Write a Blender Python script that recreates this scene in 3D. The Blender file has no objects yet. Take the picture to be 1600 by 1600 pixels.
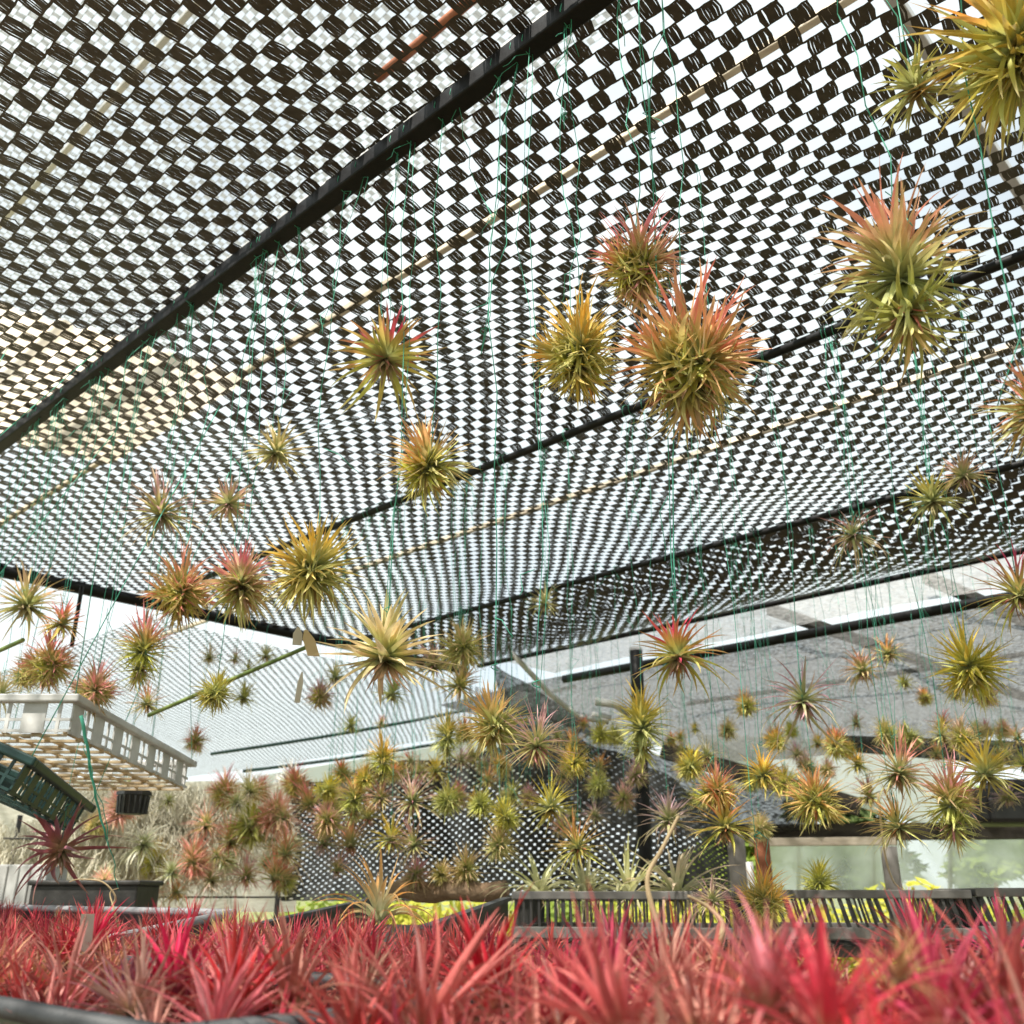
import bpy, math, random
import numpy as np
from mathutils import Vector, Matrix, Euler

random.seed(7)
rs = np.random.RandomState(11)
scene = bpy.context.scene
COL = scene.collection
R = math.radians

# ------------------------------------------------------------------ camera frame
CAMZ = 1.0                      # camera height above the ground
FPX = 1500.0                    # focal length in pixels of the 1600 px photo
PITCH = math.atan2(595.0, FPX)
CP, SP = math.cos(PITCH), math.sin(PITCH)
HEAD = R(47.0)                  # ceiling pipes run 47 degrees left of forward
S = Vector((-math.sin(HEAD), math.cos(HEAD), 0))
N = Vector((math.cos(HEAD), math.sin(HEAD), 0))
H = 1.1                         # ceiling height above the camera

def ray(x, y):
    r, u = x - 800.0, 800.0 - y
    return Vector((r, FPX * CP - u * SP, u * CP + FPX * SP)) / FPX
def at_d(x, y, d): return ray(x, y) * d + Vector((0, 0, CAMZ))
def at_n(x, y, n):
    v = ray(x, y); return v * (n / v.dot(N)) + Vector((0, 0, CAMZ))
def at_h(x, y, h):
    v = ray(x, y); return v * (h / v.z) + Vector((0, 0, CAMZ))
def sn(s, n, z): return Vector((s * S.x + n * N.x, s * S.y + n * N.y, CAMZ + z))

# ------------------------------------------------------------------ object helpers
def link(o, parent=None):
    COL.objects.link(o)
    if parent is not None: o.parent = parent
    return o
def tag(o, label=None, cat=None, group=None, kind=None):
    if label: o['label'] = label
    if cat: o['category'] = cat
    if group: o['group'] = group
    if kind: o['kind'] = kind
    return o
def empty(name, loc=(0, 0, 0), rot=(0, 0, 0), label=None, cat=None, group=None):
    o = bpy.data.objects.new(name, None); o.empty_display_size = .05
    o.location = loc; o.rotation_euler = rot
    link(o); return tag(o, label, cat, group)

class MB:
    """collects boxes, tubes and strips and links them as one mesh"""
    def __init__(s): s.v, s.f, s.sm = [], [], []
    def add(s, verts, faces, smooth=False):
        b = len(s.v); s.v += [tuple(p) for p in verts]
        for f in faces: s.f.append(tuple(b + i for i in f)); s.sm.append(smooth)
    def box(s, c, size, rot=None):
        hx, hy, hz = size[0] / 2, size[1] / 2, size[2] / 2
        pts = [Vector((x, y, z)) for z in (-hz, hz) for y in (-hy, hy) for x in (-hx, hx)]
        if rot is not None: pts = [rot @ p for p in pts]
        c = Vector(c)
        s.add([p + c for p in pts], [(0, 2, 3, 1), (4, 5, 7, 6), (0, 1, 5, 4), (2, 6, 7, 3), (0, 4, 6, 2), (1, 3, 7, 5)])
    def bar(s, a, b, w, h, up=Vector((0, 0, 1))):
        a, b = Vector(a), Vector(b); d = (b - a); L = d.length; d = d / L
        x = d.cross(up)
        if x.length < 1e-4: x = d.cross(Vector((1, 0, 0)))
        x.normalize(); z = x.cross(d)
        m = Matrix((x, d, z)).transposed()
        s.box((a + b) / 2, (w, L, h), m)
    def tube(s, pts, rad, n=8, cap=True, smooth=True):
        pts = [Vector(p) for p in pts]; rings = []; k = len(pts)
        base = len(s.v); x = None
        for i, p in enumerate(pts):
            d = (pts[min(i + 1, k - 1)] - pts[max(i - 1, 0)])
            if d.length < 1e-9: d = Vector((0, 0, 1))
            d.normalize()
            if x is None:
                x = d.cross(Vector((0, 0, 1)))
                if x.length < .01: x = d.cross(Vector((1, 0, 0)))
            x = x - d * x.dot(d)
            if x.length < 1e-6: x = d.orthogonal()
            x.normalize(); y = d.cross(x)
            rr = rad[i] if isinstance(rad, (list, tuple)) else rad
            for j in range(n):
                t = 2 * math.pi * j / n
                s.v.append(tuple(p + (x * math.cos(t) + y * math.sin(t)) * rr))
        for i in range(k - 1):
            for j in range(n):
                a = base + i * n + j; b = base + i * n + (j + 1) % n
                s.f.append((a, b, b + n, a + n)); s.sm.append(smooth)
        if cap:
            s.f.append(tuple(base + j for j in reversed(range(n)))); s.sm.append(False)
            s.f.append(tuple(base + (k - 1) * n + j for j in range(n))); s.sm.append(False)
    def mesh(s, name):
        me = bpy.data.meshes.new(name); me.from_pydata(s.v, [], s.f)
        me.polygons.foreach_set('use_smooth', s.sm); me.update(); return me
    def build(s, name, mat, parent=None, loc=(0, 0, 0), bevel=0):
        me = s.mesh(name); me.materials.append(mat)
        o = bpy.data.objects.new(name, me); o.location = loc; link(o, parent)
        if bevel:
            b = o.modifiers.new('bevel', 'BEVEL'); b.width = bevel; b.segments = 2; b.limit_method = 'ANGLE'
        return o

def np_mesh(name, verts, quads, mat, smooth=False):
    me = bpy.data.meshes.new(name)
    nv, nq = len(verts), len(quads)
    me.vertices.add(nv); me.vertices.foreach_set('co', np.asarray(verts, np.float32).ravel())
    me.loops.add(nq * 4); me.loops.foreach_set('vertex_index', np.asarray(quads, np.int32).ravel())
    me.polygons.add(nq)
    me.polygons.foreach_set('loop_start', np.arange(0, nq * 4, 4, dtype=np.int32))
    me.polygons.foreach_set('use_smooth', np.full(nq, smooth, bool))
    me.update(calc_edges=True); me.materials.append(mat)
    o = bpy.data.objects.new(name, me); link(o); return o

# ------------------------------------------------------------------ materials
def nodemat(name):
    m = bpy.data.materials.new(name); m.use_nodes = True
    nt = m.node_tree
    for n in list(nt.nodes): nt.nodes.remove(n)
    out = nt.nodes.new('ShaderNodeOutputMaterial')
    return m, nt, out
def nd(nt, t, **kw):
    n = nt.nodes.new(t)
    for k, v in kw.items():
        if k in ('operation', 'blend_type', 'data_type', 'attribute_type', 'attribute_name', 'noise_dimensions', 'clamp', 'use_clamp', 'interpolation_type', 'wave_type', 'bands_direction', 'distribution', 'feature'):
            setattr(n, k, v)
        else: n.inputs[k].default_value = v
    return n
def ramp(nt, stops):
    r = nt.nodes.new('ShaderNodeValToRGB'); e = r.color_ramp.elements
    while len(e) < len(stops): e.new(.5)
    for i, (p, c) in enumerate(stops): e[i].position = p; e[i].color = (*c, 1)
    return r
def simple(name, c1, c2, scale=8, rough=.6, bump=.0, spec=.4, detail=6, metallic=0, coord='Object', stretch=(1, 1, 1), translucent=0, transp=0, bscale=None):
    m, nt, out = nodemat(name); L = nt.links.new
    tc = nd(nt, 'ShaderNodeTexCoord'); mp = nd(nt, 'ShaderNodeMapping', Scale=stretch)
    L(tc.outputs[coord], mp.inputs['Vector'])
    no = nd(nt, 'ShaderNodeTexNoise', Scale=scale, Detail=detail, Roughness=.62); L(mp.outputs[0], no.inputs['Vector'])
    rp = ramp(nt, [(.3, c1), (.7, c2)]); L(no.outputs['Fac'], rp.inputs[0])
    p = nd(nt, 'ShaderNodeBsdfPrincipled', Roughness=rough, Metallic=metallic); p.inputs['Specular IOR Level'].default_value = spec
    L(rp.outputs[0], p.inputs['Base Color'])
    if bump:
        n2 = nd(nt, 'ShaderNodeTexNoise', Scale=bscale or scale * 5, Detail=5); L(mp.outputs[0], n2.inputs['Vector'])
        b = nd(nt, 'ShaderNodeBump', Strength=bump, Distance=.01); L(n2.outputs['Fac'], b.inputs['Height']); L(b.outputs[0], p.inputs['Normal'])
    sh = p.outputs[0]
    if translucent:
        t = nd(nt, 'ShaderNodeBsdfTranslucent'); L(rp.outputs[0], t.inputs['Color'])
        mx = nd(nt, 'ShaderNodeMixShader', Fac=translucent); L(sh, mx.inputs[1]); L(t.outputs[0], mx.inputs[2]); sh = mx.outputs[0]
    if transp:
        t = nd(nt, 'ShaderNodeBsdfTransparent')
        n3 = nd(nt, 'ShaderNodeTexNoise', Scale=transp[1], Detail=3); L(tc.outputs[coord], n3.inputs['Vector'])
        mr = nd(nt, 'ShaderNodeMapRange'); mr.inputs['From Min'].default_value = .35; mr.inputs['From Max'].default_value = .65
        mr.inputs['To Min'].default_value = transp[0] - transp[2]; mr.inputs['To Max'].default_value = transp[0] + transp[2]
        L(n3.outputs['Fac'], mr.inputs['Value'])
        mx = nd(nt, 'ShaderNodeMixShader'); L(mr.outputs[0], mx.inputs[0]); L(sh, mx.inputs[1]); L(t.outputs[0], mx.inputs[2]); sh = mx.outputs[0]
    L(sh, out.inputs['Surface']); return m

def leaf_material(name, base, mid, dry, frost=.25, trans=.3, b0=.12, b1=.75, agew=1.0, silver=.62, hue=(.485, .03), vofs=.68):
    """colour runs along the leaf (UV y); the object colour is the blush of the young leaves"""
    m, nt, out = nodemat(name); L = nt.links.new
    uv = nd(nt, 'ShaderNodeTexCoord'); sp = nd(nt, 'ShaderNodeSeparateXYZ'); L(uv.outputs['UV'], sp.inputs[0])
    ag = nd(nt, 'ShaderNodeAttribute', attribute_name='age'); rn = nd(nt, 'ShaderNodeAttribute', attribute_name='rnd')
    oi = nd(nt, 'ShaderNodeObjectInfo')
    t = sp.outputs['Y']
    def mathn(op, a, b, cl=False):
        n = nd(nt, 'ShaderNodeMath', operation=op, use_clamp=cl)
        for i, v in enumerate((a, b)):
            if v is None: continue
            if isinstance(v, (int, float)): n.inputs[i].default_value = v
            else: L(v, n.inputs[i])
        return n.outputs[0]
    def mix(f, a, b):
        n = nd(nt, 'ShaderNodeMix', data_type='RGBA')
        if isinstance(f, (int, float)): n.inputs[0].default_value = f
        else: L(f, n.inputs[0])
        for k, v in ((6, a), (7, b)):
            if isinstance(v, tuple): n.inputs[k].default_value = (*v, 1)
            else: L(v, n.inputs[k])
        return n.outputs[2]
    mr = nd(nt, 'ShaderNodeMapRange', interpolation_type='SMOOTHSTEP'); L(t, mr.inputs['Value'])
    mr.inputs['From Min'].default_value = 0; mr.inputs['From Max'].default_value = .45
    rmid = mix(mathn('MULTIPLY', oi.outputs['Random'], silver), mid, (.50, .46, .30))
    body = mix(mr.outputs[0], base, rmid)
    # variation leaf to leaf
    tc = nd(nt, 'ShaderNodeTexNoise', Scale=14.0, Detail=3); L(uv.outputs['Object'], tc.inputs['Vector'])
    # blush
    m2 = nd(nt, 'ShaderNodeMapRange', interpolation_type='SMOOTHSTEP'); L(t, m2.inputs['Value'])
    m2.inputs['From Min'].default_value = b0; m2.inputs['From Max'].default_value = b1
    young = mathn('SUBTRACT', mathn('MULTIPLY', oi.outputs['Alpha'], 2.0), mathn('MULTIPLY', ag.outputs['Fac'], agew), True)
    f = mathn('MULTIPLY', m2.outputs[0], young)
    f = mathn('MULTIPLY', f, mathn('ADD', mathn('MULTIPLY', rn.outputs['Fac'], .7), .55), True)
    c = mix(f, body, oi.outputs['Color'])
    # dry tips on the oldest leaves
    m3 = nd(nt, 'ShaderNodeMapRange', interpolation_type='SMOOTHSTEP'); L(t, m3.inputs['Value'])
    m3.inputs['From Min'].default_value = .55; m3.inputs['From Max'].default_value = 1.0
    d = mathn('MULTIPLY', mathn('MULTIPLY', m3.outputs[0], ag.outputs['Fac']), .75)
    c = mix(d, c, dry)
    # brightness by leaf + along-leaf streaks
    val = mathn('ADD', mathn('MULTIPLY', rn.outputs['Fac'], .5), mathn('ADD', mathn('MULTIPLY', tc.outputs['Fac'], .35), vofs))
    hs = nd(nt, 'ShaderNodeHueSaturation'); L(c, hs.inputs['Color']); L(val, hs.inputs['Value'])
    L(mathn('ADD', mathn('MULTIPLY', oi.outputs['Random'], hue[1]), hue[0]), hs.inputs['Hue'])
    p = nd(nt, 'ShaderNodeBsdfPrincipled', Roughness=.55); p.inputs['Specular IOR Level'].default_value = .3
    p.inputs['Sheen Weight'].default_value = frost; p.inputs['Sheen Roughness'].default_value = .4
    L(hs.outputs[0], p.inputs['Base Color'])
    tr = nd(nt, 'ShaderNodeBsdfTranslucent'); L(hs.outputs[0], tr.inputs['Color'])
    mx = nd(nt, 'ShaderNodeMixShader', Fac=trans); L(p.outputs[0], mx.inputs[1]); L(tr.outputs[0], mx.inputs[2])
    L(mx.outputs[0], out.inputs['Surface']); return m

M = {}
M['leaf'] = leaf_material('air_plant_leaf', (.34, .37, .17), (.52, .57, .085), (.60, .50, .26), .28, .30, .08, .64, 1.12)
M['dry'] = leaf_material('dry_leaf', (.12, .10, .045), (.22, .18, .07), (.22, .15, .08), .1, .2)  # brown dead leaves, made darker to paint in the shaded undersides of the clumps
M['red'] = leaf_material('red_leaf', (.50, .34, .18), (.50, .08, .07), (.52, .34, .22), .22, .2, .0, .5, .75, 0, (.49, .02), .54)
M['pale'] = leaf_material('pale_leaf', (.56, .58, .34), (.62, .62, .36), (.62, .50, .30), .3, .4)
M['net'] = simple('black_net_tape', (.032, .027, .024), (.074, .062, .055), 60, .48, 0, .5)
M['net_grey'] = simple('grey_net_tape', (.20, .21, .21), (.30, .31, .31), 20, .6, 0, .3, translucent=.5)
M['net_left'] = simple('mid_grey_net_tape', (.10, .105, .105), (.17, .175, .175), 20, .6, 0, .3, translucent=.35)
M['net_far'] = simple('dark_net_tape', (.04, .042, .04), (.10, .10, .095), 20, .6, 0, .3)
M['pipe'] = simple('black_pipe', (.004, .004, .005), (.009, .009, .010), 30, .5, .05, .25)
M['thread'] = simple('green_thread', (.05, .34, .23), (.12, .50, .36), 40, .5, 0, .4, translucent=.3)
M['wood'] = simple('weathered_batten', (.55, .46, .36), (.78, .69, .56), 3, .8, .3, .2, stretch=(1, 8, 8))
M['galv'] = simple('galvanised_steel', (.5, .49, .48), (.66, .64, .62), 12, .5, .05, .5, metallic=.3)
M['rust'] = simple('rusty_steel', (.22, .07, .035), (.40, .16, .09), 14, .8, .2, .2)
M['tan_sheet'] = simple('tan_fibreglass', (.84, .78, .68), (.90, .86, .79), 3, .6, .05, .3, translucent=.85)
M['white_sheet'] = simple('white_fibreglass', (.70, .74, .76), (.82, .85, .88), 1.5, .55, .03, .3, translucent=.22)
M['cloth'] = simple('grey_shade_cloth', (.06, .06, .058), (.21, .205, .20), 34, .8, 0, .1, translucent=.45, transp=(.16, 60, .16))
M['cloth_light'] = simple('baked_sun_shade_cloth', (.22, .22, .215), (.42, .415, .40), 40, .8, 0, .1, translucent=.6, transp=(.30, 60, .2))  # paler, thinner copy of the cloth with sunlight put into the colour
M['dark_cloth'] = simple('dark_shade_cloth', (.06, .06, .058), (.12, .12, .115), 40, .8, 0, .1, translucent=.3, transp=(.17, 45, .15))
M['poly'] = simple('clear_poly_wall', (.40, .46, .34), (.80, .84, .82), 1.3, .4, .03, .4, translucent=.5, transp=(.42, 1.1, .34))
M['tray'] = simple('black_tray_plastic', (.010, .010, .011), (.024, .024, .026), 14, .42, .05, .5)
M['tray_rim'] = simple('baked_sun_tray_rim', (.025, .026, .028), (.085, .09, .095), 25, .55, .1, .5)  # black plastic; the sunlit top of the rim is painted in as grey
M['pale_rim'] = simple('pale_tray_rim', (.20, .20, .21), (.42, .42, .43), 25, .55, .1, .4)  # pale grey rim of the left back tray
M['crate'] = simple('dark_crate_plastic', (.022, .021, .020), (.055, .052, .048), 18, .55, .1, .4)
M['crate_rail'] = simple('dusty_crate_rail', (.10, .095, .085), (.21, .20, .185), 14, .75, .1, .3)
M['white_plastic'] = simple('white_plastic', (.46, .455, .43), (.76, .76, .74), 14, .45, .03, .4, translucent=.12)
M['lit_through_plastic'] = simple('lit_through_plastic', (.55, .43, .27), (.74, .64, .46), 8, .5, .03, .4, translucent=.45)  # white basket floor, tinted cream for golden light coming through it
M['green_plastic'] = simple('dark_green_plastic', (.004, .022, .019), (.008, .045, .039), 10, .4, .03, .5)
M['dark_wood'] = simple('dark_beam', (.035, .030, .026), (.10, .09, .078), 4, .8, .3, .2, stretch=(1, 6, 6))
M['bark'] = simple('bark', (.16, .10, .06), (.36, .26, .17), 9, .9, .8, .1)
M['post'] = simple('grey_post', (.16, .145, .13), (.30, .28, .26), 7, .8, .2, .2)
M['stem'] = simple('dry_stem', (.46, .34, .18), (.66, .52, .32), 20, .7, 0, .2, translucent=.2)
M['green_rod'] = simple('green_rod', (.10, .16, .035), (.20, .25, .07), 25, .5, .1, .4)
M['moss'] = simple('grey_moss', (.66, .63, .50), (.86, .82, .68), 12, .8, 0, .1, translucent=.35)
M['cream_cloth'] = simple('cream_cloth', (.62, .58, .48), (.88, .85, .77), 22, .9, .05, .1, translucent=.4, stretch=(.6, 1, 5))
M['paper'] = simple('paper_tag', (.66, .63, .52), (.80, .78, .70), 9, .6, 0, .2, translucent=.3)
M['cream_tag'] = simple('cream_tag', (.62, .48, .24), (.74, .62, .40), 9, .6, 0, .2, translucent=.3)
M['grass'] = simple('grass_ground', (.11, .13, .05), (.22, .23, .10), 1.2, .9, .6, .1)
M['gravel'] = simple('soil', (.10, .075, .05), (.22, .17, .12), 30, .9, .6, .1)
M['foliage'] = simple('foliage', (.10, .16, .02), (.30, .36, .05), 3, .6, 0, .25, translucent=.4)
M['foliage_y'] = simple('yellow_foliage', (.26, .30, .03), (.55, .50, .07), 3, .6, 0, .25, translucent=.45)
M['foliage_d'] = simple('dark_foliage', (.03, .055, .015), (.09, .12, .03), 3, .6, 0, .25, translucent=.35)
M['trunk'] = simple('trunk', (.09, .07, .05), (.18, .14, .10), 6, .9, .6, .1)
M['plaster'] = simple('pale_plaster', (.50, .45, .36), (.66, .60, .50), 2, .85, .1, .2)

# ------------------------------------------------------------------ leaves and rosettes
def leaf(buf, p0, az, th0, curl, L, w, segs, age, rnd, side=0.0, fold=.35, wprof='ion'):
    """one tapering, channelled leaf; th measured from the axis (+Z); curl adds to th along the leaf"""
    V, F, UV, A, RN = buf
    radial = Vector((math.cos(az), math.sin(az), 0)); tang = Vector((-math.sin(az), math.cos(az), 0))
    p = Vector(p0); b = len(V); ds = L / segs
    for i in range(segs + 1):
        t = i / segs
        th = th0 + curl * (t ** 1.15)
        d = radial * math.sin(th) + Vector((0, 0, math.cos(th)))
        nrm = radial * -math.cos(th) + Vector((0, 0, math.sin(th)))        # inner (upper) face
        sw = tang * (side * L * t * t)
        if wprof == 'ion': ww = w * (1 - t) ** .72 * (1.0 if t > .12 else 1.15) + w * .03
        else: ww = w * (1 - t ** 1.6) * .95 + w * .04
        q = p + sw
        V.append(q + tang * ww / 2 + nrm * ww * fold * .5); V.append(q - nrm * ww * fold * .35); V.append(q - tang * ww / 2 + nrm * ww * fold * .5)
        UV += [(0, t), (.5, t), (1, t)]; A += [age] * 3; RN += [rnd] * 3
        p = p + d * ds
    for i in range(segs):
        a = b + i * 3
        F.append((a, a + 1, a + 4, a + 3)); F.append((a + 1, a + 2, a + 5, a + 4))

def rosette_mesh(name, mat, seed, n, th_in, th_out, curl_in, curl_out, L_in, L_out, w, segs=7, side=.18, rb=.05, jitter=.14, fold=.35, zspread=.10, wprof='ion'):
    rg = random.Random(seed); buf = ([], [], [], [], [])
    for i in range(n):
        a = i / (n - 1)
        az = i * 2.39996 + rg.uniform(-.3, .3)
        th = th_in + (th_out - th_in) * a ** .85 + rg.gauss(0, jitter)
        cu = curl_in + (curl_out - curl_in) * a + rg.gauss(0, .30)
        Lh = (L_in + (L_out - L_in) * a) * rg.uniform(.72, 1.12)
        p0 = Vector((math.cos(az) * rb * a, math.sin(az) * rb * a, zspread * (.5 - a)))
        leaf(buf, p0, az, max(.02, th), cu, Lh, w * rg.uniform(.8, 1.2), segs, a, rg.random(), rg.gauss(0, side), fold, wprof)
    V, F, UV, A, RN = buf
    me = bpy.data.meshes.new(name); me.from_pydata([tuple(v) for v in V], [], F)
    me.polygons.foreach_set('use_smooth', [True] * len(F))
    uvl = me.uv_layers.new(name='UVMap'); vi = [0] * len(me.loops); me.loops.foreach_get('vertex_index', vi)
    uvl.data.foreach_set('uv', [c for i in vi for c in UV[i]])
    at = me.attributes.new('age', 'FLOAT', 'POINT'); at.data.foreach_set('value', A)
    at = me.attributes.new('rnd', 'FLOAT', 'POINT'); at.data.foreach_set('value', RN)
    me.materials.append(mat); me.update(); return me

LIB = {}
def lib(kind, mat, cnt, **kw):
    LIB[kind] = [rosette_mesh(kind, mat, 100 * len(LIB) + k, **kw) for k in range(cnt)]
L_ = M['leaf']
lib('open', L_, 4, n=64, th_in=.12, th_out=2.0, curl_in=.25, curl_out=.75, L_in=.60, L_out=.64, w=.066)
lib('thin', L_, 3, n=72, th_in=.12, th_out=2.1, curl_in=.3, curl_out=.6, L_in=.66, L_out=.66, w=.044)
lib('dense', L_, 4, n=110, th_in=.10, th_out=2.45, curl_in=.1, curl_out=.35, L_in=.60, L_out=.56, w=.060, jitter=.22)
lib('tuft', L_, 3, n=58, th_in=.06, th_out=1.5, curl_in=.1, curl_out=.9, L_in=.74, L_out=.60, w=.062)
lib('wide', L_, 2, n=74, th_in=.2, th_out=1.95, curl_in=.3, curl_out=.15, L_in=.52, L_out=.60, w=.088)
lib('curly', L_, 3, n=44, th_in=.25, th_out=2.2, curl_in=.7, curl_out=.9, L_in=.60, L_out=.76, w=.048, side=.25)
lib('plum', M['red'], 2, n=28, th_in=.15, th_out=1.95, curl_in=.6, curl_out=.7, L_in=.56, L_out=.74, w=.085, side=.25)
lib('dry', M['dry'], 3, n=26, th_in=1.7, th_out=2.9, curl_in=.35, curl_out=.1, L_in=.34, L_out=.40, w=.060, side=.25, jitter=.22)
lib('red', M['red'], 8, n=64, th_in=.05, th_out=1.6, curl_in=.15, curl_out=.95, L_in=.95, L_out=.90, w=.078, segs=8, zspread=.05, jitter=.15, side=.20)
lib('redthin', M['red'], 5, n=60, th_in=.05, th_out=1.65, curl_in=.2, curl_out=1.1, L_in=.9, L_out=.9, w=.055, segs=7, zspread=.05, jitter=.14, side=.14)
lib('redwide', M['red'], 4, n=54, th_in=.08, th_out=1.4, curl_in=.2, curl_out=1.25, L_in=1.0, L_out=1.0, w=.090, segs=9, zspread=.05, jitter=.15, side=.20)
lib('arch', M['pale'], 3, n=38, th_in=.15, th_out=1.25, curl_in=.5, curl_out=1.9, L_in=.66, L_out=.90, w=.070, segs=9, zspread=.04, wprof='strap')

PAL = {'cream': (.76, .58, .36, 1.3),'silver': (.70, .66, .54, 1.6), 'blush': (.74, .38, .36, 1.6),  # blush colour, amount
    'pink': (.68, .24, .26, .74), 'crimson': (.56, .05, .11, .66), 'orange': (.72, .30, .14, .66), 'yellow': (.62, .46, .06, .80),
    'green': (.42, .42, .05, .60), 'tan': (.60, .45, .27, .95), 'mauve': (.50, .30, .34, .95), 'coral': (.72, .26, .20, .76),
    'purple': (.36, .16, .17, .9), 'rosy': (.64, .31, .32, .88), 'olive': (.40, .36, .08, .6), 'amber': (.70, .42, .08, .76)}

PIPES = [-.17, .752, 1.73, 2.71]
def thread_path(a, b, rg, wob=.006, seg=9):
    a, b = Vector(a), Vector(b); pts = []
    ph = rg.uniform(0, 6); L = (b - a).length
    for i in range(seg + 1):
        t = i / seg; e = math.sin(math.pi * t)
        pts.append(a.lerp(b, t) + Vector((math.sin(ph + t * 5) * wob * e + rg.gauss(0, wob * .4) * e, math.cos(ph * 1.7 + t * 4) * wob * e + rg.gauss(0, wob * .22) * e, 0)))
    return pts
def thread_mb(top, bot, rg, rad=.0006, on_pipe=True, tail=True):
    mb = MB(); top, bot = Vector(top), Vector(bot)
    for k in range(rg.choice((1, 1, 2))):
        mb.tube(thread_path(top + Vector((rg.gauss(0, .003), rg.gauss(0, .003), 0)), bot, rg, 0.010 + .006 * k), rad * (1, .75)[k], 4)
    if on_pipe:                                   # the loop tied round the pipe
        c = top + Vector((0, 0, .016)); pr = .0165
        mb.tube([c + (N * math.cos(q) + Vector((0, 0, 1)) * math.sin(q)) * pr + S * (q - 3) * .0016 for q in [i * .55 for i in range(13)]], rad, 4)
    if tail:                                      # loose ends at the knots
        for p in (top, bot + (top - bot) * rg.uniform(.05, .3)):
            d = Vector((rg.gauss(0, .02), rg.gauss(0, .02), -rg.uniform(.02, .07)))
            mb.tube([p, p + d * .4 + Vector((rg.gauss(0, .008), rg.gauss(0, .008), .006)), p + d * .8, p + d], rad * .8, 4)
        mb.tube([bot + (top - bot) * .06 + Vector((math.cos(q) * .004, math.sin(q) * .004, q * .0012)) for q in range(8)], rad, 4)
    return mb

def air_plant(pos, size, form, pal, label, group=None, thread_top=None, seed=0, on_pipe=True, tilt=None, name='air_plant', cat='air plant', thread_rad=.0006):
    rg = random.Random(seed); pos = Vector(pos)
    root = empty(name, pos, (0, 0, 0), label, cat, group)
    c = PAL[pal]
    def ros(kind, sc, rot, off, amt=1.0, cc=None):
        o = bpy.data.objects.new('rosette' if kind != 'dry' else 'dry_leaves', rg.choice(LIB[kind]))
        o.scale = (sc, sc, sc); o.rotation_euler = rot; o.location = off
        q = cc or c; k = rg.uniform(.9, 1.15); amt *= .84; sc *= 1.17
        o.color = (min(1, q[0] * k), min(1, q[1] * rg.uniform(.85, 1.15)), min(1, q[2] * rg.uniform(.85, 1.15)), q[3] * amt)
        link(o, root); return o
    up = (rg.gauss(0, .18), rg.gauss(0, .18), rg.uniform(0, 6.28)) if tilt is None else (tilt[0], tilt[1], rg.uniform(0, 6.28))
    if form in ('plum', 'open', 'thin', 'wide', 'curly', 'tuft'):
        ros(form, size, up, (0, 0, 0))
        ros('dry', size * .75, (0, 0, rg.uniform(0, 6)), (0, 0, -.02 * size))
    elif form == 'ball':
        ros('dense', size * .92, up, (0, 0, .02 * size))
        ros('open', size * .72, (R(60), 0, rg.uniform(0, 6.28)), (rg.gauss(0, .05) * size, rg.gauss(0, .05) * size, -.05 * size), .7)
        ros('dense', size * .62, (R(120), 0, rg.uniform(0, 6.28)), (rg.gauss(0, .06) * size, rg.gauss(0, .06) * size, -.08 * size), .5)
        ros('dry', size * .78, (0, 0, rg.uniform(0, 6)), (0, 0, -.06 * size))
    elif form == 'clump':                          # several heads grown together
        ros('tuft', size * .74, up, (0, 0, .03 * size), 1.1)
        for k in range(3):
            a = k * 2.1 + rg.uniform(0, 1)
            ros('dense', size * .58, (R(rg.uniform(45, 85)), 0, a), (math.sin(a) * .1 * size, -math.cos(a) * .1 * size, -.03 * size), .75)
        ros('open', size * .55, (R(165), 0, rg.uniform(0, 6)), (0, 0, -.12 * size), .4)
        ros('dry', size * .8, (0, 0, rg.uniform(0, 6)), (0, 0, -.1 * size))
    elif form == 'tall':                           # one head above another
        ros('tuft', size * .80, up, (0, 0, .13 * size), 1.15)
        ros('dense', size * .82, (R(20), 0, rg.uniform(0, 6)), (0, 0, .02 * size), .55)
        ros('open', size * .60, (R(170), 0, rg.uniform(0, 6)), (0, 0, -.22 * size), .3)
        ros('dry', size * .6, (0, 0, rg.uniform(0, 6)), (0, 0, -.2 * size))
    if thread_top is not None:
        tt = Vector(thread_top) - pos
        thread_mb(tt, (0, 0, .05 * size), rg, thread_rad, on_pipe).build('thread', M['thread'], root)
    return root

# ------------------------------------------------------------------ shade nets (real woven cells)
def gauss2(s, n, s0, n0, ws, wn): return np.exp(-((s - s0) / ws) ** 2 - ((n - n0) / wn) ** 2)
def canopy_z(s, n):
    z = np.zeros_like(s)
    k = [-1.3, -.17, .752, 1.73, 2.71, 3.50]
    for a, b, sag in zip(k[:-1], k[1:], (.03, .03, .012, .02, .05)):
        t = np.clip((n - a) / (b - a), 0, 1); z -= sag * np.sin(np.pi * t) ** 1.3 * ((n >= a) & (n < b))
    z += .045 * gauss2(s, n, 1.35, 1.42, .95, .24) * (n < 1.73)
    z -= .055 * gauss2(s, n, 1.95, 1.12, .22, .16)
    z += .03 * gauss2(s, n, 1.9, 2.2, .5, .26) - .025 * gauss2(s, n, 1.2, 2.35, .3, .2)
    z += .005 * np.sin(s * 5 + n * 4) * np.sin(n * 5 - s * 2.1) + .0018 * np.sin(s * 15 - n * 9)
    z += np.where(n > 2.3, .0022 * np.sin(s * 19 + n * 3) * np.clip((n - 2.3) / .4, 0, 1), 0)
    return z + .020
def warp(s, n, k=1.0):
    ds = .008 * np.sin(n * 5 + s * 2) + .002 * np.sin(s * 17 + n * 7); dn = .007 * np.sin(s * 4 + n) + .002 * np.sin(n * 19 - s * 4)
    return s + ds * k, n + dn * k
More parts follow.
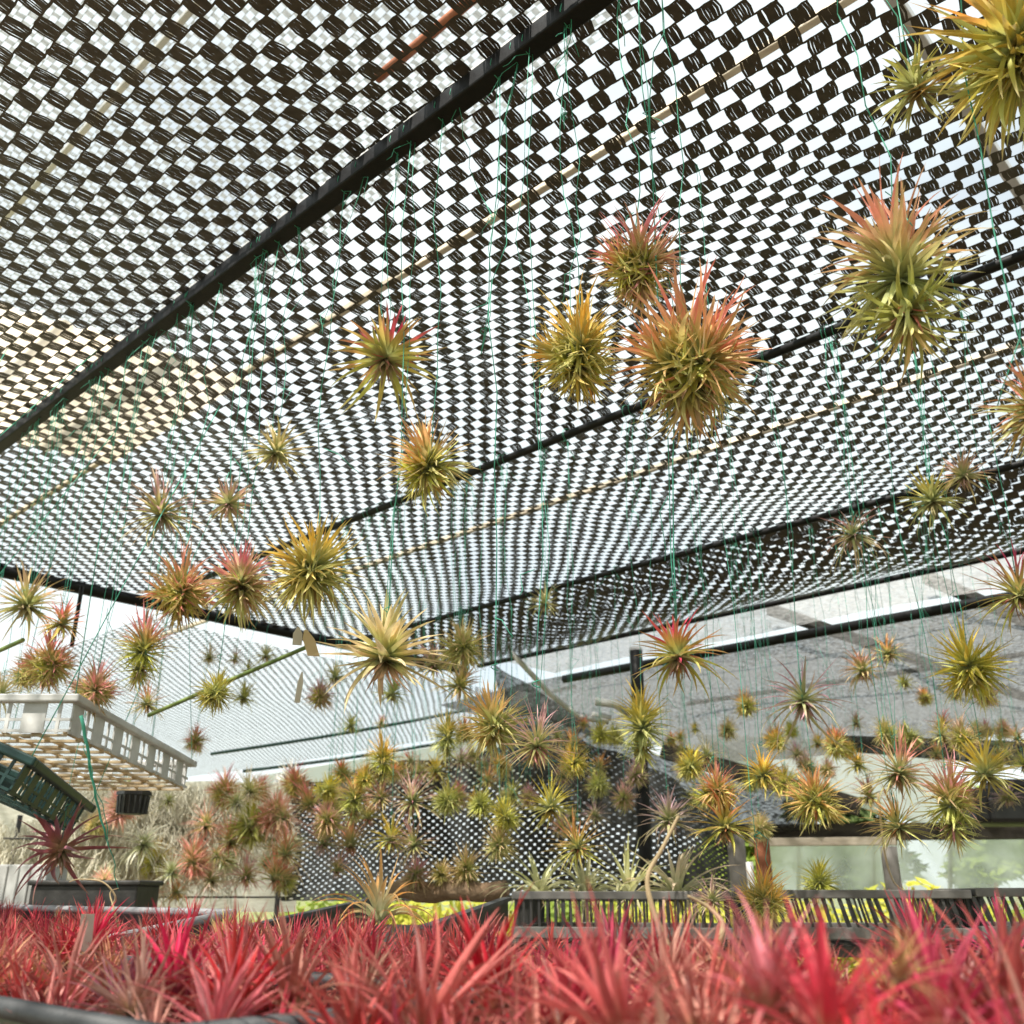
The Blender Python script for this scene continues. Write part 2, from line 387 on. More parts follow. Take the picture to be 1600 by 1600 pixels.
def weave(name, fn, nu, nv, a, K, mat, seed, chain=3, chain_w=.0016, fill=1.06, loose=.008):
    rg = np.random.RandomState(seed)
    I, J = np.meshgrid(np.arange(nu), np.arange(nv), indexing='ij'); msk = ((I + J) % 2 == 0)
    I, J = I[msk], J[msk]; nc = len(I)
    shear = .05 + rg.normal(0, .03, nc); wdt = fill + rg.normal(0, .05, nc)
    V, Q = [], []; base = 0
    for k in range(K):
        jit = rg.normal(0, .014, (nc, 3)); gap = np.where(rg.rand(nc) < .15, rg.uniform(.1, .42, nc), -.06) / K if K > 1 else np.zeros(nc)
        lo, hi = (k / K - .5), ((k + 1) / K - .5)
        stray = (rg.rand(nc) < loose) * rg.normal(0, .16, nc) if K > 1 and k in (0, K - 1) else 0
        rows = []
        for r, (tv, pin) in enumerate(((0.0, .95), (.5, 1.05), (1.0, .95))):
            cu = I + .5 + shear * (tv - .5) * 2 + jit[:, r] + (stray if r == 1 else 0)
            u0 = cu + lo * pin * wdt; u1 = cu + hi * pin * wdt - (gap if r == 1 else -.004)
            vv = J + tv + (0 if r != 1 else rg.normal(0, .04, nc))
            rows += [(u0, vv), (u1, vv)]
        pts = np.stack([np.stack(fn(u * a, v * a), -1) for u, v in rows], 1).reshape(-1, 3)
        ix = base + np.arange(nc)[:, None] * 6
        Q.append(ix + np.array([[0, 1, 3, 2]])); Q.append(ix + np.array([[2, 3, 5, 4]]))
        V.append(pts); base += nc * 6
    if chain:
        m = nu * chain
        for j in range(nv + 1):
            u = np.arange(m + 1) * a / chain
            hw = chain_w * (.6 + .8 * rg.rand(m + 1)); off = rg.normal(0, .0005, m + 1)
            p0 = np.stack(fn(u, j * a - hw + off), -1); p1 = np.stack(fn(u, j * a + hw + off), -1)
            V.append(np.concatenate([p0, p1])); i = base + np.arange(m)
            Q.append(np.stack([i, i + 1, i + m + 2, i + m + 1], 1)); base += 2 * (m + 1)
    return np_mesh(name, np.concatenate(V), np.concatenate(Q), mat)

CELL = .030
def canopy_fn(s0, n0):
    def fn(u, v):
        s, n = s0 + u, n0 + v; s, n = np.broadcast_arrays(np.asarray(s, float), np.asarray(n, float))
        z = canopy_z(s, n); s, n = warp(s, n)
        return s * S.x + n * N.x, s * S.y + n * N.y, CAMZ + H + z
    return fn
o = weave('shade_net', canopy_fn(-1.5, -.90), int(5.15 / CELL), int(4.40 / CELL), CELL, 8, M['net'], 3, chain=4)
tag(o, 'black checkered shade net stretched overhead across the black pipes', 'shade net')

def hem_fn(u, v):
    s, n = np.broadcast_arrays(np.asarray(-1.5 + u, float), np.asarray(2.72 + v, float))
    z = canopy_z(s, n) - .022 - .028 * np.sin(np.clip((n - 2.72) / .74, 0, 1) * np.pi) + .004 * np.sin(s * 11); s, n = warp(s + .011 * np.sin(n * 5), n)
    return s * S.x + n * N.x, s * S.y + n * N.y, CAMZ + H + z
o = weave('shade_net', hem_fn, int(5.1 / CELL), int(.74 / CELL), CELL, 2, M['net'], 13, chain=2, chain_w=.002)
tag(o, 'doubled back strip of black net between the third pipe and the far hem', 'shade net')

def upper_fn(u, v):
    s, n = np.broadcast_arrays(1.6 + u, -.2 + v); s, n = warp(np.array(s), np.array(n), 2)
    return s * S.x + n * N.x, s * S.y + n * N.y, CAMZ + 3.5 + .05 * np.sin(s * 3) * np.sin(n * 2.5)
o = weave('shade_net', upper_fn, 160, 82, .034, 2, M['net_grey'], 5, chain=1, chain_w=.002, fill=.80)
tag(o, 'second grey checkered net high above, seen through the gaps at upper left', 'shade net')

def left_fn(u, v):
    s, n = np.broadcast_arrays(3.95 + u, 1.9 + v); s, n = warp(np.array(s), np.array(n), .6)
    z = .02 - .02 * np.sin((n + .6) * 1.4) ** 2 + .008 * np.sin(s * 1.5 + n)
    return s * S.x + n * N.x, s * S.y + n * N.y, CAMZ + H + z
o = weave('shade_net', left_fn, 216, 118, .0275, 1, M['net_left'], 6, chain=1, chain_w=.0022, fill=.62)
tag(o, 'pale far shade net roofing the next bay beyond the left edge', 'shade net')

CX0, CX1, CD = 440, 1165, 4.9
def curt_fn(u, v):
    u, v = np.broadcast_arrays(np.asarray(u, float), np.asarray(v, float))
    A, B = at_d(CX0, 1400, CD), at_d(CX1, 1400, CD * .96); Lw = (B - A).length
    t = u / Lw; top = .57 + .22 * np.clip(t / .62, 0, 1) - .35 * np.clip((t - .66) / .34, 0, 1)
    k = v * 1.18
    y = A.y + (B.y - A.y) * t + .10 * np.sin(u * 9) + .05 * np.sin(u * 23 + v * 3) + .10 * np.sin(v * 3 + u * 2)
    return A.x + (B.x - A.x) * t + .03 * np.sin(v * 5 + u * 3), y, A.z - .02 + k * top
Lc = (at_d(CX1, 1400, CD * .96) - at_d(CX0, 1400, CD)).length
o = weave('net_curtain', curt_fn, int(Lc / .021), int(1 / .025), .0211, 1, M['net_far'], 8, chain=1, chain_w=.006, fill=1.42)
o.data.transform(Matrix.Identity(4))
tag(o, 'dark folded net curtain hanging upright at the back of the nursery', 'net curtain')

# ------------------------------------------------------------------ ceiling pipes and roof frame
def pipe(name, a, b, r, mat, label, cat='pipe', group=None, sag=0, square=False, seg=14):
    a, b = Vector(a), Vector(b); mb = MB()
    if square: mb.bar(a, b, r * 2, r * 2)
    else: mb.tube([a.lerp(b, i / seg) + Vector((0, 0, -sag * math.sin(math.pi * i / seg))) for i in range(seg + 1)], r, 12)
    o = mb.build(name, mat, bevel=.003 if square else 0)
    return tag(o, label, cat, group)
G = 'black pipes carrying the net'
pipe('ceiling_pipe', sn(-1.6, .752, H), sn(3.64, .752, H), .0155, M['pipe'], 'thick black ceiling pipe nearest the camera, hung with green threads', group=G, square=True)
pipe('ceiling_pipe', sn(-1.6, 1.73, H), sn(3.64, 1.73, H), .0105, M['pipe'], 'second black ceiling pipe, running below the middle of the net', group=G)
pipe('ceiling_pipe', sn(-1.6, 2.71, H - .005), sn(3.64, 2.71, H - .005), .0105, M['pipe'], 'third black ceiling pipe, near the far edge of the checkered net', group=G)
pipe('ceiling_pipe', sn(-3.2, 3.50, H), sn(3.5, 3.50, H), .012, M['pipe'], 'black pipe along the far right hem of the checkered net', group=G)
pipe('ceiling_pipe', sn(3.66, -.5, H - .01), sn(3.60, 3.5, H - .01), .024, M['pipe'], 'thick black cross pipe along the left hem of the checkered net', group=G)
pipe('ceiling_pipe', sn(-4.5, 3.95, H - .03), sn(3.3, 3.95, H - .03), .022, M['pipe'], 'black pipe beneath the grey shade cloth on the right', group=G)
G = 'roof battens above the net'
pipe('roof_batten', sn(-3, 1.43, 1.6), sn(6, 1.43, 1.6), .010, M['wood'], 'pale wooden batten above the net, over the middle of the canopy', 'batten', G, square=True)
pipe('roof_batten', sn(-3, 2.99, 1.6), sn(6, 2.99, 1.6), .011, M['wood'], 'pale wooden batten above the net, beyond the second pipe', 'batten', G, square=True)
pipe('roof_batten', sn(-3, 1.09, 1.6), sn(6, 1.09, 1.6), .022, M['galv'], 'grey metal bar above the net just behind the nearest pipe', 'batten', G, square=True)
pipe('roof_batten', sn(-3, .95, 1.62), sn(1.28, .95, 1.62), .011, M['rust'], 'rusty brown rod above the net at upper left', 'rod', G)
pipe('roof_batten', sn(.4, -1, 1.66), sn(.4, 4, 1.66), .014, M['galv'], 'thin grey cross bar over the battens at upper right', 'batten', G, square=True)
pipe('roof_batten', sn(0.5, .35, 2.2), sn(8, .35, 2.2), .009, M['galv'], 'grey metal purlin high over the upper left corner', 'purlin', G, square=True)
pipe('roof_batten', sn(0.5, .8, 2.2), sn(8, .8, 2.2), .009, M['galv'], 'grey metal purlin high above the middle of the upper left net', 'purlin', G, square=True)

def corrugated(name, P0, U, Vv, nu, amp, mat, label, cat, parent=None, per=.076, thick=.003):
    """wavy sheet: U along the ridges, Vv across them; two skins"""
    U, Vv = Vector(U), Vector(Vv); nrm = U.cross(Vv).normalized(); W = Vv.length; nv = max(8, int(W / per * 6))
    V, F = [], []
    for sk in (0, 1):
        for i in range(nu + 1):
            for j in range(nv + 1):
                V.append(tuple(Vector(P0) + U * (i / nu) + Vv * (j / nv) + nrm * (amp * math.sin(j / nv * W / per * 2 * math.pi) + sk * thick)))
    st = (nu + 1) * (nv + 1)
    for sk in (0, 1):
        for i in range(nu):
            for j in range(nv):
                q = [sk * st + i * (nv + 1) + j, sk * st + (i + 1) * (nv + 1) + j, sk * st + (i + 1) * (nv + 1) + j + 1, sk * st + i * (nv + 1) + j + 1]
                F.append(tuple(q if sk else q[::-1]))
    mb = MB(); mb.add(V, F, True); o = mb.build(name, mat, parent)
    if label: tag(o, label, cat)
    return o
corrugated('roof_sheet', sn(2.42, .60, 1.42), S * .95, N * .80 + Vector((0, 0, .1)), 6, .010, M['tan_sheet'], 'tan corrugated roof sheet above the left part of the net', 'roof sheet')

# posts
def post(name, px, y0, y1, d, r, mat, label, cat='post', square=False):
    a = at_d(px, y1, d); b = Vector((a.x, a.y, at_d(px, y0, d).z)); mb = MB()
    if square: mb.bar(a, b, r * 2, r * 2)
    else: mb.tube([a.lerp(b, i / 6) for i in range(7)], r, 12)
    return tag(mb.build(name, mat), label, cat)
# ------------------------------------------------------------------ hanging plants
HANG = [
 # x, y, diameter(px), form, blush, label
 (1590, 70, 300, 'ball', 'amber', 'big blurred yellow and red air plant cut by the upper right corner'),
 (1432, 140, 120, 'open', 'olive', 'dark olive air plant hanging near the upper right corner'),
 (1408, 440, 265, 'tall', 'coral', 'tall double air plant with coral top and green lower head'),
 (1625, 640, 170, 'ball', 'coral', 'peach coloured air plant mostly cut off by the right edge'),
 (995, 415, 180, 'clump', 'pink', 'pink topped air plant highest in the upper middle trio'),
 (903, 552, 200, 'clump', 'amber', 'yellow green air plant with a red tip, left of the upper middle trio'),
 (1075, 570, 290, 'clump', 'coral', 'large orange pink air plant, right of the upper middle trio'),
 (603, 560, 150, 'open', 'crimson', 'crimson tipped single air plant hanging alone in the upper middle'),
 (672, 728, 150, 'ball', 'orange', 'round yellow green air plant with orange centre over the second pipe'),
 (430, 708, 90, 'open', 'tan', 'small pale air plant hanging alone left of the middle'),
 (252, 803, 120, 'thin', 'mauve', 'mauve topped thin leaved air plant at left below the first pipe'),
 (357, 787, 72, 'open', 'rosy', 'small rosy air plant tilted beside the mauve topped one'),
 (282, 925, 140, 'clump', 'coral', 'coral air plant with long side leaves, left in the row of three'),
 (376, 912, 130, 'ball', 'pink', 'green air plant with pink tip, middle of the row of three'),
 (492, 892, 165, 'ball', 'amber', 'bright yellow green air plant, right in the row of three'),
 (602, 1025, 190, 'wide', 'cream', 'cream and yellow air plant with broad spreading leaves'),
 (725, 1012, 88, 'ball', 'tan', 'tan air plant right of the broad cream one'),
 (42, 945, 110, 'thin', 'tan', 'grey tan air plant topmost at the far left'),
 (97, 975, 72, 'open', 'coral', 'orange pink air plant between the left cluster plants'),
 (78, 1037, 112, 'clump', 'pink', 'dense red topped air plant above the white basket'),
 (148, 1078, 100, 'clump', 'rosy', 'rosy tipped air plant hanging in front of the white basket rim'),
 (222, 1022, 108, 'tall', 'pink', 'upright pink air plant with scaly green base at left'),
 (2, 1085, 62, 'thin', 'tan', 'small tan air plant cut by the left edge over the basket'),
 (337, 1083, 72, 'ball', 'yellow', 'bright yellow ball air plant by the green rod'),
 (380, 1090, 48, 'open', 'olive', 'small olive air plant touching the yellow ball one'),
 (327, 1027, 38, 'thin', 'tan', 'tiny tan air plant above the yellow ball one'),
 (367, 1030, 32, 'thin', 'mauve', 'tiny mauve air plant above the green rod'),
 (415, 1025, 38, 'thin', 'tan', 'tiny tan air plant at the upper end of the green rod'),
 (388, 1047, 32, 'thin', 'olive', 'tiny olive air plant against the middle of the green rod'),
 (305, 1158, 50, 'ball', 'rosy', 'small rosy ball air plant at the basket far corner'),
 (500, 1088, 56, 'ball', 'mauve', 'brown mauve air plant left of the broad cream one'),
 (524, 1058, 44, 'open', 'tan', 'small tan air plant half behind the broad cream one'),
 (548, 1135, 40, 'open', 'olive', 'small olive air plant in front of the white far net'),
 (596, 1130, 24, 'open', 'coral', 'tiny orange air plant in front of the white far net'),
 (678, 1040, 72, 'open', 'rosy', 'rosy tan air plant tucked right behind the broad cream one'),
 (718, 1072, 76, 'open', 'tan', 'tan green air plant below the tan ball'),
 (612, 1085, 54, 'open', 'olive', 'olive air plant peeping out under the broad cream one'),
 (772, 1132, 125, 'ball', 'orange', 'large yellow orange air plant in the lower middle'),
 (838, 1165, 110, 'thin', 'rosy', 'rosy grey air plant just right of the large yellow orange one'),
 (698, 1155, 72, 'tall', 'amber', 'upright amber air plant left of the large yellow orange one'),
 (1060, 1025, 130, 'open', 'crimson', 'open air plant with crimson centre beside the black post'),
 (1003, 1142, 112, 'tall', 'yellow', 'tall yellow green tuft in front of the black post'),
 (852, 943, 54, 'thin', 'tan', 'small pale tan air plant just under the third pipe'),
 (1255, 1095, 125, 'curly', 'mauve', 'mauve air plant with curling leaves in front of grey cloth'),
 (1348, 1048, 66, 'open', 'rosy', 'small rosy air plant, left of two before the grey cloth'),
 (1387, 1022, 56, 'open', 'orange', 'small orange tan air plant, right of two before the grey cloth'),
 (1413, 1068, 32, 'open', 'green', 'tiny green air plant beneath the small pair'),
 (1515, 1042, 130, 'ball', 'yellow', 'spiky yellow green ball before the grey cloth at right'),
 (1592, 930, 125, 'thin', 'crimson', 'red veined air plant half cut by the right edge'),
 (1332, 837, 92, 'curly', 'rosy', 'rosy spidery air plant hanging under the right part of the net'),
 (1457, 782, 95, 'open', 'olive', 'olive air plant, lower of the two at upper right'),
 (1505, 744, 74, 'open', 'rosy', 'rosy tan air plant, higher of the two at upper right'),
 (1405, 1208, 112, 'thin', 'pink', 'pink spiky air plant topmost of the lower right cluster'),
 (1540, 1210, 105, 'open', 'yellow', 'wide yellow tan air plant at the right of the lower right cluster'),
 (1485, 1262, 125, 'tall', 'rosy', 'tall rosy air plant with dark base in the lower right cluster'),
 (1403, 1292, 98, 'thin', 'orange', 'orange pink air plant lowest of the lower right cluster'),
 (1275, 1252, 105, 'ball', 'orange', 'round orange tipped air plant over the dark far beam'),
 (1192, 1212, 75, 'open', 'yellow', 'yellow air plant with open leaves over the white far sheet'),
 (1213, 1157, 48, 'ball', 'amber', 'small amber ball air plant before the grey cloth'),
 (1137, 1141, 42, 'ball', 'tan', 'small tan ball air plant above the white far sheet'),
 (1086, 1140, 24, 'open', 'yellow', 'tiny yellow air plant above the white far sheet'),
 (1307, 1163, 58, 'ball', 'orange', 'orange ball air plant in front of the white far sheet corner'),
 (1383, 1146, 52, 'ball', 'tan', 'tan ball air plant, left of a touching pair before dark cloth'),
 (1422, 1152, 48, 'ball', 'olive', 'olive ball air plant, right of a touching pair before dark cloth'),
 (1503, 1152, 66, 'ball', 'tan', 'pale tan ball air plant below the spiky yellow green ball'),
 (1445, 1090, 34, 'ball', 'orange', 'tiny orange ball air plant left of the spiky yellow green ball'),
 (1572, 1180, 40, 'curly', 'tan', 'small grey tan air plant at the right behind the lower cluster'),
 (1600, 1195, 48, 'open', 'green', 'green air plant cut by the right edge behind the lower cluster'),
 (1262, 1200, 46, 'thin', 'mauve', 'small mauve air plant against the white far sheet'),
 (1228, 1225, 60, 'open', 'olive', 'olive air plant half behind the round orange tipped one'),
 (1340, 1196, 48, 'open', 'yellow', 'small yellow tan air plant right of the white far sheet'),
 (1358, 1245, 60, 'open', 'purple', 'purple air plant behind the lower right cluster'),
 (1118, 1235, 84, 'ball', 'coral', 'red and green air plant left of the open yellow one'),
 (1133, 1292, 105, 'open', 'orange', 'orange tan air plant with spread leaves above the green gap'),
 (1080, 1197, 62, 'ball', 'yellow', 'blurred yellow air plant right of the black post'),
 (1188, 1293, 50, 'ball', 'tan', 'blurred tan air plant at the end of the dark far beam'),
 (1045, 1282, 84, 'open', 'mauve', 'mauve air plant above the pale arching plants'),
 (975, 1247, 48, 'ball', 'rosy', 'blurred rosy ball air plant before the dark drape'),
 (902, 1325, 88, 'thin', 'orange', 'spiky orange tipped air plant low before the net curtain'),
 (860, 1262, 82, 'thin', 'yellow', 'spiky yellow tan air plant above the low orange tipped one'),
 (790, 1277, 64, 'ball', 'yellow', 'yellow ball air plant before the net curtain, upper of a pair'),
 (780, 1320, 68, 'ball', 'tan', 'tan ball air plant before the net curtain, lower of a pair'),
 (897, 1192, 58, 'ball', 'yellow', 'blurred yellow ball air plant before the dark drape'),
 (960, 1150, 40, 'ball', 'olive', 'blurred olive air plant touching the tall yellow green tuft'),
 (1048, 1156, 26, 'ball', 'coral', 'tiny coral air plant right of the tall yellow green tuft'),
 (912, 1132, 26, 'open', 'coral', 'tiny coral air plant left of the tall yellow green tuft'),
 (872, 1152, 38, 'curly', 'tan', 'small tan air plant right of the rosy grey one'),
 (597, 1192, 72, 'tall', 'amber', 'upright amber air plant over the white far panel'),
 (642, 1192, 48, 'curly', 'crimson', 'small crimson air plant over the white far panel'),
 (572, 1217, 48, 'ball', 'yellow', 'yellow ball air plant at the white panel lower edge'),
 (553, 1252, 70, 'tall', 'orange', 'orange air plant before the left top of the net curtain'),
 (513, 1234, 52, 'ball', 'yellow', 'yellow air plant at the left top corner of the net curtain'),
 (510, 1282, 66, 'ball', 'rosy', 'rosy yellow air plant at the left of the net curtain'),
 (595, 1247, 52, 'open', 'mauve', 'mauve air plant between orange and pale ones on the curtain'),
 (645, 1252, 82, 'thin', 'rosy', 'pale rosy spidery air plant before the net curtain'),
 (610, 1312, 68, 'open', 'yellow', 'bright yellow starry air plant before the net curtain'),
 (647, 1320, 72, 'thin', 'mauve', 'grey green air plant touching the bright yellow starry one'),
 (735, 1180, 32, 'ball', 'tan', 'tiny tan air plant over the curtain, upper of two'),
 (756, 1196, 34, 'ball', 'mauve', 'tiny mauve air plant over the curtain, lower of two'),
 (700, 1250, 62, 'ball', 'olive', 'blurred olive air plant at the middle of the net curtain'),
 (750, 1258, 54, 'ball', 'olive', 'blurred dark olive air plant left of the yellow ball pair'),
 (95, 1328, 140, 'plum', 'purple', 'purple air plant with long spread leaves low at left'),
]
HG = 'air plants hanging on green threads'
for i, (x, y, d, form, pal, label) in enumerate(HANG):
    best = None
    for nn in PIPES[1:] + [3.50]:
        p = at_n(x, y, nn); v = ray(x, y); t = nn / v.dot(N); size = d * t / FPX
        if p.z - CAMZ > H - .06: continue
        sc = abs(math.log(size / .105))
        if best is None or sc < best[0]: best = (sc, p, size, nn)
    if best and .055 < best[2] < .24: _, p, size, nn = best; onp = True
    else:
        D = .10 / d * FPX; p = at_d(x, y, D); size = .10; onp = False
        if p.z - CAMZ > H - .1: D *= (H - .15) / (p.z - CAMZ); p = at_d(x, y, D); size = d * D / FPX
    top = Vector((p.x, p.y, CAMZ + H - (.016 if onp else -.02)))
    form_up = None
    if label.startswith('small rosy air plant tilted'): form_up = (.2, .6)
    air_plant(p, size, form, pal, label, HG, top, 1000 + i, onp, form_up, thread_rad=.00065)

rgc = random.Random(77)
for i in range(84):
    right = i % 2
    x = rgc.uniform(1060, 1590) if right else rgc.uniform(480, 1000)
    y = rgc.uniform(1110, 1215) + (rgc.uniform(0, 90) if not right else rgc.uniform(-30, 60)); d = rgc.uniform(26, 46)
    D = rgc.uniform(.085, .115) / d * FPX; p = at_d(x, y, D); zt = H - .02
    air_plant(p, d * D / FPX * 1.1, rgc.choice(('ball', 'ball', 'open', 'thin')), rgc.choice(('tan', 'olive', 'yellow', 'rosy', 'orange', 'mauve', 'amber')),
              ('small blurred air plant in the hanging crowd before the grey cloth' if right else 'small blurred air plant in the hanging crowd before the net curtain'),
              ('far crowd before the grey cloth' if right else 'far crowd before the net curtain'), Vector((p.x, p.y, CAMZ + zt)), 7000 + i, False, thread_rad=.0006)

# loose threads with nothing on them
def loose_thread(s, nn, L, grp, label, seed, dx=0):
    rg = random.Random(seed); top = sn(s, nn, H - .014); root = top
    mb = thread_mb((0, 0, 0), (rg.gauss(0, .03) + dx, rg.gauss(0, .03), -L), rg, .0006, True)
    o = mb.build('green_thread', M['thread'], None, root); tag(o, label, 'thread', grp)
for k in range(34):
    loose_thread(random.choice((random.uniform(.3, 3.45), random.uniform(1.5, 3.5))), .752, random.uniform(.12, .75), 'loose threads on the nearest pipe', 'thin green thread dangling loose from the nearest black ceiling pipe', 3000 + k, random.choice((0, 0, .03)))
for k in range(8):
    loose_thread(random.uniform(-.8, 3.2), 1.73, random.uniform(.1, .4), 'loose threads on the second pipe', 'thin green thread dangling loose from the second black ceiling pipe', 3100 + k)
for k in range(24):
    loose_thread(random.uniform(-1.2, 3.3), 2.71, random.uniform(.12, .6), 'loose threads on the third pipe', 'thin green thread dangling loose from the third black ceiling pipe', 3200 + k)
for k in range(22):
    loose_thread(random.choice((random.uniform(2.2, 3.3), random.uniform(-1.8, 1.5))), 3.50, random.uniform(.15, .7), 'loose threads on the far hem pipe', 'thin green thread dangling from the pipe at the far right hem', 3300 + k)

# ------------------------------------------------------------------ benches, trays and the red plants
BASE = -.125                                   # tray floor below the camera
def tray(s0, s1, n0, n1, zrim, zfloor, label, group, tilt=0.0, rim_mat='tray_rim'):
    """black nursery tray: floor, four sloping walls and a rolled rim"""
    root = empty('plant_tray', sn((s0 + s1) / 2, (n0 + n1) / 2, zfloor), (0, -tilt, HEAD), label, 'tray', group)
    # local axes: x along -?; heading rotation maps local y to S, local x to N
    w, l, hgt = (n1 - n0), (s1 - s0), zrim - zfloor
    fl = MB(); fl.box((0, 0, .003), (w - .02, l - .02, .006))
    for k in range(7):
        fl.box((0, -l / 2 + l * (k + .5) / 7, .0085), (w - .03, .006, .005))
    fl.build('tray_floor', M['tray'], root)
    wl = MB()
    for sx in (-1, 1):
        wl.box((sx * (w / 2 - .006), 0, hgt / 2), (.004, l - .01, hgt))
        for k in range(int(l / .06)):
            wl.box((sx * (w / 2 - .0025), -l / 2 + .03 + k * .06, hgt / 2 - .004), (.003, .008, hgt - .01))
    for sy in (-1, 1):
        wl.box((0, sy * (l / 2 - .006), hgt / 2), (w - .02, .004, hgt))
    wl.build('tray_wall', M['tray'], root)
    rm = MB(); e = .004
    c = [(-w / 2 + e, -l / 2 + e), (w / 2 - e, -l / 2 + e), (w / 2 - e, l / 2 - e), (-w / 2 + e, l / 2 - e)]
    ring = []
    for i in range(4):
        a, b = Vector((*c[i], hgt)), Vector((*c[(i + 1) % 4], hgt))
        ring.append((a, b)); rm.tube([a + (b - a).normalized() * 0.0, b], .0055, 8)
    rm.build('tray_rim', M[rim_mat], root)
    return root
TG = 'black trays packed with red air plants'
tray(.42, 1.10, .235, .465, -.058, BASE, 'black tray at the lower left corner, nearest the camera', TG)
tray(-.28, .41, .235, .465, -.066, BASE, 'black tray filled with red plants under the camera', TG)
tray(.30, 1.20, .475, .70, -.066, BASE, 'black tray of red plants in the middle of the bench', TG)
tray(-.60, .29, .475, .70, -.068, BASE, 'black tray of red plants right of the bench middle', TG)
tray(1.22, 2.25, .50, .78, -.046, -.105, 'black tray of red plants at the left back with pale far rim', TG, R(9), 'pale_rim')
tray(-.60, .15, .71, .96, -.068, BASE, 'black tray of red plants toward the lower right edge', TG)
tray(-.60, .02, .97, 1.22, -.068, BASE, 'rearmost black tray of red plants at the right edge', TG)

bn = empty('plant_bench', sn(.5, .8, BASE - .02), (0, 0, HEAD), 'wire topped bench under the black plant trays', 'bench')
mb = MB()
for k in range(48): mb.tube([(-.62, -1.3 + k * .075, 0), (.6, -1.3 + k * .075, 0)], .0025, 6)
for k in range(6): mb.tube([(-.6 + k * .24, -1.35, -.006), (-.6 + k * .24, 2.3, -.006)], .004, 6)
mb.build('bench_top', M['galv'], bn)
for sx in (-.58, .56):
    for sy in (-1.25, .5, 2.2):
        mb = MB(); mb.tube([(sx, sy, -.012), (sx, sy, -(CAMZ + BASE - .02))], .018, 10); mb.build('leg', M['galv'], bn)

REDS = [(.50, .025, .055), (.44, .012, .04), (.54, .04, .065), (.56, .08, .085), (.48, .03, .07), (.60, .14, .125), (.36, .03, .05), (.68, .24, .20), (.74, .38, .30), (.66, .10, .12), (.62, .05, .08)]
def red_plant(pos, size, kind, col, amt, label, group, seed, tilt=(0, 0), name='red_air_plant'):
    rg = random.Random(seed)
    o = bpy.data.objects.new(name, rg.choice(LIB[kind])); o.location = pos
    o.rotation_euler = (tilt[0] + rg.gauss(0, .16), tilt[1] + rg.gauss(0, .16), rg.uniform(0, 6.28)); o.scale = (size, size, size * rg.uniform(.95, 1.15))
    k_ = rg.uniform(.7, 1.2); o.color = (*[min(1, c * k_ * rg.uniform(.88, 1.12)) for c in col], amt * rg.choice((.75, 1, 1))); link(o)
    return tag(o, label, 'air plant', group)

# the plants one can tell apart along the front, placed where the photograph has them
FRONT = [  # x, y of the plant's heart, distance, size, kind, colour, amount, label
 (95, 1590, .60, .085, 'redwide', (.50, .24, .20), .62, 'greenish pink air plant with broad curled leaves at the lower left corner'),
 (185, 1600, .56, .075, 'red', (.34, .10, .14), .80, 'dull plum air plant with upright leaves beside the broad greenish one'),
 (268, 1592, .55, .085, 'redwide', (.72, .012, .05), 1.0, 'vivid scarlet air plant near the lower left'),
 (140, 1500, .80, .07, 'red', (.68, .03, .07), .9, 'scarlet air plant holding a pale plant tag'),
 (360, 1610, .50, .085, 'redwide', (.66, .03, .07), .95, 'bright red air plant with long leaves leaning right, lower left'),
 (455, 1605, .52, .09, 'redwide', (.62, .22, .18), .62, 'rosy cream air plant with tall pale leaves at lower left'),
 (560, 1640, .44, .08, 'red', (.62, .10, .10), .9, 'coral air plant at the bottom edge left of the middle'),
 (650, 1650, .42, .095, 'redwide', (.66, .13, .13), .95, 'large coral red air plant at the bottom edge'),
 (770, 1600, .50, .085, 'redwide', (.72, .015, .06), 1.0, 'glowing scarlet air plant at the bottom middle'),
 (880, 1640, .42, .085, 'red', (.60, .04, .10), .95, 'crimson air plant with fanned leaves at the bottom middle'),
 (985, 1660, .34, .075, 'redwide', (.66, .16, .16), .85, 'soft blurred pink air plant at the bottom edge right of middle'),
 (1090, 1650, .30, .06, 'redthin', (.70, .34, .22), .5, 'blurred cream and yellow air plant at the bottom right of middle'),
 (1200, 1600, .30, .052, 'redwide', (.66, .24, .22), .62, 'very near blurred pink air plant with upright leaves'),
 (1300, 1660, .28, .062, 'redwide', (.62, .05, .08), .95, 'very near blurred red air plant right of the pink one'),
 (1405, 1545, .30, .030, 'redthin', (.62, .48, .14), .75, 'near blurred yellow tipped air plant among the red ones'),
 (1475, 1640, .34, .085, 'red', (.66, .05, .10), .95, 'crimson air plant at the bottom right'),
 (1585, 1640, .36, .085, 'red', (.60, .10, .10), .9, 'coral red air plant in the lower right corner'),
 (1570, 1530, .62, .08, 'red', (.64, .05, .12), .95, 'tall rose red air plant at the right edge of the bench'),
 (1440, 1515, .66, .08, 'redthin', (.62, .03, .09), 1, 'crimson spray of upright leaves at the right'),
]
for i, (x, y, D, sz, kd, c, amt, lab) in enumerate(FRONT):
    red_plant(at_d(x, y - 12, D), sz * .66, kd, c, amt, lab, 'red air plants along the front', 5000 + i)
